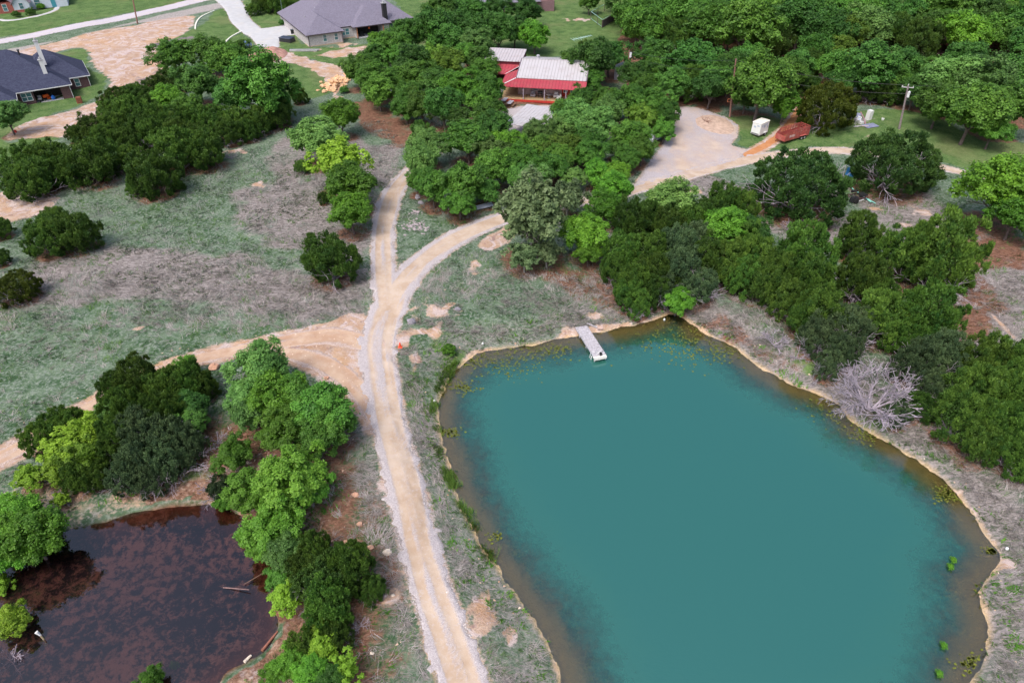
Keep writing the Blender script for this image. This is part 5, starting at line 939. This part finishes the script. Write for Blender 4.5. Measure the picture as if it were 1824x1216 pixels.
O = P(1546, 213); fr = thing('refrigerator', 'old white refrigerator upright in the junk heap beside the olive juniper', 'refrigerator', O, .5); MB().box(-.4, .4, -.35, .38, 0, 1.65, .01).build('body', WP, fr); dd_ = MB().box(-.39, .39, -.42, -.355, .55, 1.63).box(-.39, .39, -.42, -.355, .03, .52).build('door', WP, fr); MB().box(.3, .34, -.47, -.42, .7, 1.2).build('handle', GREYM, dd_)
O = P(1526, 218); wm = thing('washing_machine', 'white washing machine tipped over in the junk heap', 'washing machine', O, -.3); wm.rotation_euler = (.5, .2, -.3); MB().box(-.35, .35, -.35, .35, 0, .95, .02).build('body', WP, wm); MB().box(-.35, .35, .2, .36, .95, 1.12).build('control_panel', WP, wm); MB().tube((0, -.05, .951), (0, -.05, .975), .24, .24, 14).build('lid', simple('pale_blue_decal', (.38,.47,.60)), wm)
O = P(1533, 221); put('white_cabinet', 'small white cabinet lying in front of the junk heap', 'cabinet', MB().box(-.3,.3,-.3,.3,0,.5).box(-.26,.26,-.32,-.30,.05,.45), WP, O, .2)
rg = np.random.default_rng(5); jm = [simple('mauve_board', (.28,.17,.20)), WOODG, simple('slate_sheet', (.20,.22,.34), .5), simple('pale_board', (.58,.48,.44))]
JL = ['long mauve board leaning across the junk heap', 'grey weathered board flat at the front of the junk heap', 'slate blue sheet flat on the grass right of the junk heap', 'pale board at the front of the junk heap', 'dark slate sheet leaning behind the junk heap', 'short mauve board right of the washing machine']
for i, (a, b, mm, L0, W0, t1, t2, rz) in enumerate([(1537,214,0,2.4,.25,.7,0,2.1),(1530,226,1,2.0,.3,.05,0,.1),(1550,225,2,2.4,1.6,.03,.02,.3),(1536,226,3,1.9,.22,.1,0,-.25),(1527,209,2,1.0,1.1,1.1,0,.9),(1540,219,0,1.2,.3,.4,.1,1.5)]):
    o = put('scrap_board', JL[i], 'board', MB().box(-L0/2, L0/2, -W0/2, W0/2, 0, .05), jm[mm], P(a, b)+[0,0,.08+.5*math.sin(t1)*L0*.4], rz); o.rotation_euler = (t2, -t1, rz)
put('trash_bag', 'black rubbish bag at the left of the junk heap', 'bag', MB().rock((0,0,.35), .5, 12, (1,1,.8)).tube((0,0,.6),(0.05,0,.95),.08,.12,7), BLKM, P(1519, 217)); put('yellow_jug', 'yellow jug at the foot of the olive juniper left of the junk', 'jug', MB().lathe([(.15,0),(.18,.25),(.06,.38),(.06,.45)]), simple('yellow_plastic', (.65,.42,.05), .5), P(1512, 223)); put('white_tub', 'white tub alone on the lawn right of the junk heap', 'tub', MB().lathe([(.2,0),(.26,.3),(.22,.3),(.18,.05)]), WP, P(1572, 214))
O = P(1519, 312); tk_ = thing('storage_bin', 'blue walled bin with pale rounded lid between the two broad right junipers', 'bin', O, .5)
m = MB(); m.box(-.9, .9, -.7, .7, 0, 1.35, .06); m.build('body', simple('blue_plastic_sheet', (.035,.20,.48), .5, .1), tk_); pr = [(-.95,1.35),(-.8,1.6),(-.4,1.76),(0,1.8),(.4,1.76),(.8,1.6),(.95,1.35)]
m = MB(); nn = len(pr)
for i in range(nn-1): m.face([(pr[i][0],-.75,pr[i][1]),(pr[i+1][0],-.75,pr[i+1][1]),(pr[i+1][0],.75,pr[i+1][1]),(pr[i][0],.75,pr[i][1])])
m.face([(p[0],-.75,p[1]) for p in pr][::-1]); m.face([(p[0],.75,p[1]) for p in pr]); m.build('lid', simple('pale_teal_plastic', (.58,.76,.80), .4, .05), tk_)
O = P(1524, 356); bt_ = thing('implement_trailer', 'black two wheeled frame trailer tipped up against the broad juniper', 'trailer', O, .35)
MB().beam((-1.4,-.6,.5),(1.5,-.6,.45),.1,.12).beam((-1.4,.6,.7),(1.5,.6,.6),.1,.12).beam((-1.2,-.6,.5),(-1.2,.6,.7),.1,.1).beam((0,-.6,.5),(0,.6,.65),.1,.1).beam((1.2,-.6,.47),(1.2,.6,.62),.1,.1).beam((-1.2,-.6,.55),(1.2,.6,.68),.06,.06).build('frame', simple('dull_mauve_steel', (.10,.05,.06), .6), bt_)
MB().box(.4, 1.5, -.5, .5, .62, .82, .05).build('tool_box', BLKM, bt_); MB().box(-1.5, -.3, -.9, -.2, .2, .8, .1).build('bed_box', BLKM, bt_); MB().beam((-.7,-1.05,.35),(.35,-1.05,.5),.08,.05).build('rail', WHITE, bt_)
wh = MB().wheel((0,0,0), .46, .26).build('wheel', TYRE, bt_); wh.location = (-.15,.55,1.15); wh.rotation_euler = (1.15,0,.2); r_ = MB().wheel((0,-.14,0), .26, .05).build('rim', simple('rusty_orange_rim', (.55,.17,.08), .7), wh)
wh = MB().wheel((-.9,-1.0,.35), .36, .22).build('wheel', TYRE, bt_)
TEAL = simple('teal_pipe', (.25,.62,.56), .5, .08)
for i, (a, b) in enumerate([((1526,343),(1551,362)),((1530,348),(1559,364)),((1513,333),(1522,341))]): pole_at('teal_pipe', ['shorter teal pipe beside the tipped black trailer','longest teal pipe beside the tipped black trailer','teal pipe stub behind the tipped black trailer'][i], 'pipe', a, b, .09, TEAL, .15)
put('red_canoe', 'dark red upturned hull left of the broad right juniper', 'boat', MB().box(-1.2,1.2,-.35,.35,0,.35,.18), simple('dark_red_hull', (.16,.02,.035), .5), P(1326, 346), -.1)
put('brush_pile', 'brown heap of cut brush on the gravel parking edge', 'brush pile', (lambda mb: (branches(mb, (0,0,0), (.4,.1,.8), .9, .07, 2, np.random.default_rng(3), .9), branches(mb, (.2,.2,0), (-.6,.2,.6), .9, .07, 2, np.random.default_rng(4), .9), branches(mb, (0,.1,0), (.1,-.6,.6), .9, .07, 2, np.random.default_rng(6), .9), mb)[-1])(MB()), simple('brown_brush', (.22,.11,.085), .9), P(1256, 219))
# ------------------------------------------------------------------ utility poles and lines
def ztop(px, py, x, y):
    lo, hi = 0, 40
    for _ in range(40):
        z = (lo+hi)/2; q = depth(x, y, z); yy = CY-F*((y*math.sin(PIT)+(z-CAMH)*math.cos(PIT))/q)
        if yy > py: lo = z
        else: hi = z
    return z
def upole(base, top, label, col, arm=True, can=False, ring=False, r=.19):
    b = P(*base); zt = ztop(top[0], top[1], b[0], b[1])-b[2]; o = thing('utility_pole', label, 'utility pole', b)
    tp = np.array([*G(top[0], top[1], b[2]+zt)]); off = (tp-b[:2]); off = off*min(1, 1.2/max(1e-6, np.hypot(*off)))
    T = np.array([off[0], off[1], zt]); MB().tube((0,0,-.3), T, r, r*.65, 10).build('pole', col, o)
    if arm:
        MB().beam(T+[-.9,.25,-.35], T+[.9,-.25,-.35], .09, .11).build('crossarm', WOODG, o)
        for s in (-.8, 0, .8): MB().lathe([(.05,0),(.07,.06),(.04,.1),(.07,.16),(.03,.22)], T+[s,-.28*s,-.30 if s else .0], 8).build('insulator', WHITE, o)
    if can: q = T*.86 if not arm else T*.80; MB().tube(q+[.28,-.12,-.45], q+[.28,-.12,.45], .22, .22, 12).tube(q+[.28,-.12,.45], q+[.28,-.12,.58], .1, .05, 8).build('transformer', simple('light_grey_can', (.62,.64,.68), .4), o)
    if ring:
        q = T*.30; MB().beam(q+[-.7,0,.25],q+[.7,0,.25],.08,.08).beam(q+[-.7,0,-.3],q+[.7,0,-.3],.08,.08).beam(q+[-.7,0,-.3],q+[-.7,0,.25],.08,.08).beam(q+[.7,0,-.3],q+[.7,0,.25],.08,.08).build('guard_rack', simple('orange_rust_rack', (.42,.15,.07), .8), o)
    return b+T, b+T*.80
BRP = simple('dark_pole_wood', (.23,.13,.11), .9, .25, 5)
p3, p3b = upole((1118,147), (1121,90), 'brown utility pole with grey transformer by the small grey shed', BRP, False, True)
p1, p1b = upole((1300,209), (1311,105), 'brown utility pole with an orange rack beside the gravel parking', BRP, False, False, True)
p2, p2b = upole((1602,230), (1618,152), 'grey utility pole with crossarm and transformer on the right lawn', simple('grey_pole_wood', (.24,.20,.21), .9, .25, 5), True, True)
upole((245,43), (233,-30), 'tall dark utility pole on the sand lot beside the street', BRP, False)
upole((505,30), (496,-18), 'thin green grey pole on the lawn left of the grey roofed house', simple('green_grey_pole', (.13,.19,.18)), False, False, False, .09)
end = P(1960, 215)+[0, 0, 8.0]
def wire(a, b, sag, label):
    m = MB(); n = 14; pr = [a+(b-a)*i/n-np.array([0,0,sag*4*(i/n)*(1-i/n)]) for i in range(n+1)]
    for u_, v_ in zip(pr[:-1], pr[1:]): m.tube(u_, v_, .028, .028, 4, False)
    o = m.build('power_line', BLKM); o['label'] = label; o['category'] = 'power line'
wire(p3-[0,0,.2], p1-[0,0,.2], .7, 'upper power line between the shed pole and the rack pole'); wire(p3b, p1b+[0,0,.2], .8, 'lower power line between the shed pole and the rack pole')
wire(p1-[0,0,.2], p2, .8, 'upper power line between the rack pole and the lawn pole'); wire(p1b, p2b+[0,0,.1], .9, 'lower power line between the rack pole and the lawn pole')
wire(p2, end, 1.0, 'upper power line running off the right edge'); wire(p2b, end-[0,0,1.6], 1.0, 'lower power line running off the right edge')
# ------------------------------------------------------------------ things round the grey roofed house
def car(loc, rz, label, body, name='parked_car', pickup=False):
    o = thing(name, label, 'pickup' if pickup else 'car', loc, rz); L0 = 2.35; m = MB()
    def loft(secs):
        b = len(m.v)
        for x, hw, z0, z1, r in secs: m.v += [(x,-hw,z0),(x,hw,z0),(x,hw,z1-r),(x,hw-r,z1),(x,-hw+r,z1),(x,-hw,z1-r)]
        for i in range(len(secs)-1):
            for j in range(6): k = (j+1) % 6; m.f.append([b+i*6+j, b+i*6+k, b+(i+1)*6+k, b+(i+1)*6+j][::-1])
        m.f.append([b+j for j in range(6)]); m.f.append([b+(len(secs)-1)*6+j for j in range(6)][::-1])
    loft([(-L0,.78,.45,.85,.08),(-L0+.15,.88,.32,.95,.1),(-1.2,.92,.3,1.02,.1),(0,.93,.3,1.03,.1),(1.2,.92,.3,1.0,.1),(L0-.2,.88,.32,.85,.12),(L0,.75,.42,.7,.08)])
    if pickup: loft([(-.25,.80,1.0,1.05,.02),(-.05,.74,1.0,1.72,.1),(.75,.72,1.0,1.72,.1),(1.35,.78,.98,1.02,.02)])
    else: loft([(-2.0,.78,.98,1.02,.02),(-1.4,.70,1.0,1.48,.1),(.3,.70,1.0,1.52,.1),(1.1,.78,.98,1.02,.02)])
    m.build('body', body, o)
    g = MB(); x0 = -1.35 if not pickup else 0
    for s in (-1, 1): g.face([(x0,s*.79,1.06),(.95,s*.80,1.06),(.4,s*.745,1.42),(x0+.15,s*.745,1.42)][::s])
    g.face([(.36,-.62,1.5),(1.08,-.70,1.06),(1.08,.70,1.06),(.36,.62,1.5)]) if not pickup else g.face([(.80,-.64,1.68),(1.34,-.70,1.06),(1.34,.70,1.06),(.80,.64,1.68)])
    g.build('window', GLASS, o)
    for x in (-1.45, 1.45):
        for s in (-1, 1): wh = MB().wheel((x, s*.86, .34), .34, .22).build('wheel', TYRE, o); MB().wheel((x, s*.965, .34), .19, .03).build('rim', GREYM, wh)
    for s in (-.6, .6): MB().box(L0-.06, L0+.015, s-.14, s+.14, .56, .68).build('headlight', WHITE, o)
    return o
car(P(433, 88), math.radians(-110), 'light blue car half hidden by the oak left of the driveway pad', simple('light_blue_paint', (.16,.25,.50), .3, .05, 1, .5))
car(P(692, 70), math.radians(25), 'dark blue pickup behind the grove before the grey house porch', simple('dark_blue_paint', (.02,.04,.12), .3, .05, 1, .5), 'pickup_truck', True)
car(P(1166, 248), math.radians(50), 'pale silver car glimpsed under the oaks left of the gravel parking', simple('silver_paint', (.50,.56,.62), .3, .05, 1, .5))
O = P(512, 74); ct = thing('covered_hot_tub', 'black covered box shaped tub on the lawn right of the driveway pad', 'hot tub', O, math.radians(-20))
MB().box(-1.6, 1.6, -1.0, 1.0, 0, .85, .08).build('tub', BLKM, ct); MB().box(-1.66, 1.66, -1.06, 1.06, .852, 1.0, .12).build('cover', simple('navy_vinyl', (.03,.04,.07), .5, .1, 1), ct)
O = P(521, 61); tc = thing('wheeled_bin', 'dark wheeled rubbish bin at the edge of the driveway', 'bin', O, .3); MB().box(-.3, .3, -.32, .32, .1, 1.05, -.05).build('body', BLKM, tc); MB().box(-.38, .38, -.42, .36, 1.052, 1.13, .03).build('lid', simple('grey_lid', (.10,.12,.16)), tc)
for s in (-.28, .28): MB().wheel((s, .3, .12), .12, .06, 'x').build('wheel', TYRE, tc)
a = P(516, 92); b = P(567, 92); d_ = b-a; mb = thing('beam_stack', 'bundle of long grey metal beams on the lawn before the grey house', 'beams', a)
for i, (oy, oz) in enumerate([(0,.1),(.26,.1),(.52,.1),(.13,.31),(.39,.31)]): MB().beam((0,oy,oz), (d_[0]+(i*.13-.3), d_[1]+oy, oz), .22, .18).build('beam', [GREYM, simple('mid_grey_steel', (.28,.29,.36), .5), simple('slate_sheet', (.20,.22,.34))][i % 3], mb)
def mound(name, px, py, rpx, hgt, m, label, seed, cat='earth pile', el=1.5):
    p = P(px, py); r = rpx*depth(*p)/F; n = 30; u = np.linspace(-1, 1, n); A, B = np.meshgrid(u, u, indexing='ij'); A = A.ravel(); B = B.ravel(); q = np.hypot(A, B)
    zz = hgt*np.maximum(0, 1-q)**.9*(.7+.7*fbm(A*3, B*3, seed, 4))-.25*(q > .97)-.04; V = np.stack([A*r, B*r*el, zz], 1)
    o = newobj(name, V, grid_faces(n, n), m, smooth=False); o.location = (p[0], p[1], p[2]); o['label'] = label; o['category'] = cat; return o
PK = simple('pink_earth', (.42,.24,.20), .95, .25, 1.6, .1, 0, .6, (.55,.40,.32))
mound('earth_pile', 481, 99, 30, 2.0, PK, 'largest reddish earth pile at the foot of the driveway pad', 3); mound('earth_pile', 456, 105, 22, 1.2, PK, 'smaller reddish earth pile left of the large one below the driveway', 4)
mound('earth_bank', 1272, 222, 36, .45, simple('sandy_earth', (.44,.33,.27), .95, .2, 1.5), 'low sandy bank at the far edge of the gravel parking', 6)
def rocks(name, px, py, n, sx, sy, r0, r1, m, label, seed, heap=0, cat='rocks'):
    p = P(px, py); rg = np.random.default_rng(seed); mb = MB()
    for i in range(n):
        x, y = rg.normal()*sx, rg.normal()*sy; r = rg.uniform(r0, r1); z = H1(p[0]+x, p[1]+y)-p[2]; hz = heap*math.exp(-(x/sx)**2-(y/sy)**2)*rg.random()
        mb.rock((x, y, z+r*.2+hz), r, seed*50+i, (1, rg.uniform(.5, 1), rg.uniform(.35, .7)))
    o = mb.build(name, m); o.location = p.tolist(); o['label'] = label; o['category'] = cat; o['kind'] = 'stuff'
SR = simple('sandstone', (.62,.40,.24), .9, .25, 2.5, .1, 0, .3, (.70,.58,.48)); GRK = simple('grey_stone', (.26,.25,.29), .9, .2, 3, .1, 0, .3)
rocks('sandstone_heap', 599, 153, 60, 1.6, 2.2, .3, .75, SR, 'heap of orange sandstone slabs left of the centre grove', 7, 1.0); rocks('sandstone_scatter', 608, 137, 8, .9, .9, .3, .7, SR, 'few sandstone slabs above the sandstone heap', 8)
rocks('stone_ring', 740, 404, 90, .9, .8, .08, .22, simple('mauve_stone', (.36,.32,.35), .9, .25, 4), 'low heap of small mauve stones in the fork of the gravel roads', 9, .15); rocks('stone_patch', 741, 378, 25, .5, .3, .08, .2, simple('mauve_stone', (.36,.32,.35)), 'few small stones below the two grey boulders', 10)
def boulder(px, py, rp, m, label, seed, sq=(1,.8,.65)):
    p = P(px, py); r = rp*depth(*p)/F; o = MB().rock((0,0,r*.3), r, seed, sq).build('boulder', m); o.location = p.tolist(); o['label'] = label; o['category'] = 'boulder'
boulder(744, 353, 6, GRK, 'upper of two grey boulders at the fork beside the side road', 1, (.8,1,.9)); boulder(749, 363, 6, GRK, 'lower of two grey boulders at the fork beside the side road', 2)
PS = simple('pink_sandstone', (.55,.33,.24), .9, .15, 3, .1, 0, .2); WS = simple('pale_limestone', (.66,.58,.50), .9, .15, 3, .1, 0, .2)
for i, (a, b, r, m_, l) in enumerate([(382,656,11,PS,'large pinkish boulder at the top of the junction thicket'),(582,674,5,PS,'tan boulder on the bare earth above the triangle thicket'),(691,985,9,WS,'largest pale boulder on the dam beside the gravel road'),(633,882,7,PS,'tan boulder high on the dam left of the road'),(641,934,6,PS,'reddish boulder in the middle of the dam slope'),(616,966,5,PS,'small orange boulder above the broad dam juniper'),(660,975,6,PS,'long tan boulder left of the largest pale dam boulder'),(664,662,8,GRK,'grey boulder on the road junction corner below the bend'),(733,575,9,GRK,'grey boulder right of the road at the sandy cut'),(816,552,6,GRK,'grey boulder on the grass above the big pond'),(700,1060,4,WS,'small white stone at the road edge on the dam'),(663,1163,4,WS,'small white stone low on the dam')]): 
    if i != 7: boulder(a, b, r, m_, l, 20+i)
mk = thing('marker_post', 'small orange marker beside the gravel road junction', 'marker', P(713, 618)); MB().lathe([(.16,0),(.13,.1),(.06,.55),(.03,.62)]).build('cone', simple('orange_red_plastic', (.85,.09,.03), .5), mk); MB().box(-.2,.2,-.2,.2,0,.04).build('base', simple('orange_red_plastic', (.85,.09,.03)), mk)
# picnic tables, sheet metal, small yard things
for i, (a, b, l) in enumerate([(899,184,'left wooden picnic table on the yard before the red porch'),(909,189,'right wooden picnic table on the yard before the red porch')]):
    o = thing('picnic_table', l, 'table', P(a, b), math.radians(70)); MB().box(-.95, .95, -.4, .4, .70, .76).build('tabletop', WOODG, o)
    for s in (-1, 1): MB().box(-.95, .95, s*.75-.14, s*.75+.14, .40, .45).build('bench', WOODB, o)
    for s in (-.65, .65): MB().beam((s,-.8,0),(s,-.2,.7),.07,.07).beam((s,.8,0),(s,.2,.7),.07,.07).beam((s,-.75,.37),(s,.75,.37),.06,.06).build('leg_frame', WOODB, o)
o = put('sheet_metal', 'pale blue grey metal sheet lying under the oak by the road bend', 'sheet', MB().box(-1.3,1.3,-.5,.5,0,.05), simple('pale_blue_metal', (.45,.50,.62), .4, .1, 1), P(862, 370)+[0,0,.25], .35); o.rotation_euler = (.12, -.08, .35)
# dog pen
A_ = P(1052, 35); B_ = P(1072, 50); C_ = P(1108, 28); D__ = A_+C_-B_; pn = thing('dog_pen', 'rectangular pen with pale teal rails and a grey board fence on one side', 'pen', B_)
TR_ = simple('teal_rail', (.30,.50,.50), .6); hh = 1.9
def rel(q, z=0): return q-B_+np.array([0,0,z])
m = MB(); 
for u_, v_ in ((A_,B_),(B_,C_),(C_,D__),(D__,A_)): m.tube(rel(u_,hh), rel(v_,hh), .05, .05, 6)
m.tube(rel(A_,.3), rel(B_,.3), .04, .04, 5); m.build('rail', TR_, pn)
for q in [A_, B_, C_, D__]+[A_+(D__-A_)*t_ for t_ in (.33,.66)]+[B_+(C_-B_)*t_ for t_ in (.33,.66)]+[A_+(B_-A_)*.6]: MB().tube(rel(q,-.1), rel(q,hh+.02), .07, .07, 6).build('post', simple('dark_fence_post', (.13,.09,.10)), pn)
m = MB(); E_ = B_+(C_-B_)*.78; nb_ = 26
for i in range(nb_): q = B_+(E_-B_)*(i+.5)/nb_; w2 = (E_-B_)/nb_*.46; m.beam(rel(q-w2,.85), rel(q+w2,.85), .04, 1.7)
m.build('board_panel', simple('grey_mauve_boards', (.19,.15,.20), .9, .25, 3), pn)
# aerial mast over the yard
O = P(1034, 98); an = thing('aerial_mast', 'pale teal television aerial standing behind the ranch building', 'aerial', O); zt = ztop(1035, 68, O[0], O[1])-O[2]; TL = simple('pale_teal_metal', (.45,.66,.68), .4)
MB().tube((0,0,0),(0,0,zt),.05,.04,6).build('mast', TL, an); m = MB(); m.tube((-2.0,-.6,zt-.2),(2.2,.7,zt+.35),.05,.05,6); m.build('boom', TL, an); m = MB()
for i in range(9): t_ = i/8; c0 = np.array([-2.0+4.2*t_, -.6+1.3*t_, zt-.2+.55*t_]); l = 1.3-.7*t_; m.tube(c0+[.3*l,-.95*l,0], c0+[-.3*l,.95*l,0], .025, .025, 4)
m.build('element', TL, an)
# pale edging strips beside the driveway
for i, (pts, l) in enumerate([([(348,53),(349,44),(355,34),(366,27),(382,20)],'upper curved pale concrete edging strip on the lawn left of the driveway'),([(397,84),(403,75),(413,66),(430,57)],'lower curved pale concrete edging strip left of the driveway pad')]):
    S = smooth_poly([P(*q) for q in pts], False, 4); m = MB()
    for u_, v_ in zip(S[:-1], S[1:]): m.beam(u_+[0,0,.08]-S[0], v_+[0,0,.08]-S[0], .35, .24)
    o = m.build('edging_strip', simple('pale_concrete', (.66,.68,.60), .9, .05)); o.location = S[0].tolist(); o['label'] = l; o['category'] = 'edging'
# bushes round the houses
def bush(px, py, rp, k, label, i=0):
    x, y, z, r = tree_place(px, py, rp, 'cedar'); root = thing('garden_bush', label, 'bush', (x, y, z)); s = CR['oak' if k[0] != 'c' else 'cedar'][i % 5]; c = s.copy(); C.objects.link(c); c.parent = root; c.name = 'foliage'; c.material_slots[0].link = 'OBJECT'; c.material_slots[0].material = LM[k]
    c.scale = (r, r, r*.9); c.location = (0, 0, -.35*r if k[0] != 'c' else 0)
for i, q in enumerate([(27,23,8,'oak','rounded bush at the brick corner of the white gabled house'),(52,19,9,'oak','large green bush under the white gable window'),(72,10,7,'bright','bright bush in the bed right of the white gable'),(470,0,22,'cedar','dark evergreen bush left of the thin pole by the grey house'),(520,2,16,'cedar','dark evergreen bush against the grey house side'),(503,38,8,'oakd','small spiky shrub beside the house end of the driveway'),(612,158,9,'oakd','low dark bush at the left foot of the centre grove'),(745,232,12,'oak','low green bush on the red earth below the centre grove'),(620,400,8,'oak','small bush below the bright pasture column'),(800,620,14,'bright','low green bush clump at the top left corner of the big pond'),(309,1183,9,'bright','small sprig of green leaves standing in the dark pond'),(1588,745,12,'oak','green bush at the foot of the large dead tree'),(1000,0,1,'oak','x')]):
    if q[4] != 'x': bush(*q, i)
# small pond: logs, sticks, stump
pole_at('floating_log', 'pale log floating near the right side of the small dark pond', 'log', (401,1053), (447,1057), .05, simple('pale_log', (.20,.13,.13), .9), -.0).location.z = .0
pole_at('bank_branch', 'thin bare branch slanting from the bank into the small pond', 'branch', (438,1045), (472,1025), .035, simple('wet_branch', (.16,.10,.08), .9), .1).location.z = .0
pole_at('shore_log', 'dark red log on the lower right bank of the small pond', 'log', (467,1160), (495,1125), .10, simple('red_log', (.26,.11,.08), .9), .1)
pole_at('pale_driftwood', 'white driftwood piece on the lower right bank of the small pond', 'driftwood', (436,1180), (448,1168), .12, WS, .12)
pole_at('white_driftwood', 'white branch at the right bank below the cottonwoods', 'driftwood', (488,1032), (500,1024), .07, WS, .12)
o = thing('broken_snag', 'broken branch with white splintered tip standing in the small dark pond', 'branch', [*G(79,1139,0), 0]); MB().tube((0,0,-.3),(-.12,.08,.45),.05,.06,7).build('stem', simple('tan_snag', (.40,.32,.20)), o); MB().face([(-.20,.08,.42),(-.03,.10,.44),(-.22,.14,.86),(-.42,.10,.74)]).tube((-.12,.08,.45),(-.28,.12,.80),.07,.13,6).build('white_tip', WHITE, o)
for i, (a, b, l) in enumerate([(860,614,'white float at the top left shore of the big pond'),(774,716,'white bottle on the left shore of the big pond'),(1183,571,'white bottle under the bush at the top shore of the big pond'),(1792,979,'white litter on the right bank of the big pond')]): put('white_float', l, 'float', MB().lathe([(.08,0),(.12,.08),(.10,.2),(.04,.26)]), WHITE, P(a, b)+[0,0,.06])
for i, (a, b) in enumerate([(1692,1010),(1697,998),(1680,1150),(1672,1200)]):
    g_ = G(a, b, 0); root = thing('water_plant', ['upper leafy plant standing in the shallows at the right of the big pond','second leafy plant just above its pair at the right shallows','third leafy plant in the lower right shallows','lowest leafy plant in the bottom right shallows'][i], 'plant', (g_[0], g_[1], -.05)); c = CR['airy'][0].copy(); C.objects.link(c); c.parent = root; c.name = 'foliage'; c.scale = (.3,.3,.28); c.location = (0,0,-.1); c.material_slots[0].link = 'OBJECT'; c.material_slots[0].material = LM['bright']
# floating algae mats at the pond margins
rg = np.random.default_rng(21); V = []; Fq = []
for a, b, n, sp in [(800,770,30,10),(985,625,50,20),(1220,612,120,45),(1290,625,60,25),(1500,730,90,28),(1550,770,80,20),(1690,880,60,14),(1770,980,40,8),(1762,1050,50,12),(905,645,90,35),(825,690,40,14),(840,640,40,18),(880,955,14,8),(860,1000,8,10),(1745,1180,60,20)]:
    for _ in range(n*3):
        x, y = G(a+rg.normal()*sp, b+rg.normal()*sp*.45, .012); d = sdf_poly(np.array([x]), np.array([y]), POND1)[0]
        if d > -.15: continue
        r = rg.uniform(.03, .14); k = 7; t0 = rg.random()*6; bI = len(V)
        V += [(x+r*rg.uniform(.5,1.2)*math.cos(t0+6.283*i/k), y+r*rg.uniform(.5,1.2)*math.sin(t0+6.283*i/k), .012) for i in range(k)]; Fq.append(list(range(bI, bI+k)))
o = newobj('floating_algae', V, Fq, simple('yellow_algae', (.13,.15,.02), .8, .3, 5), kind='stuff', label='yellow green algae mats floating along the pond margins', category='algae')
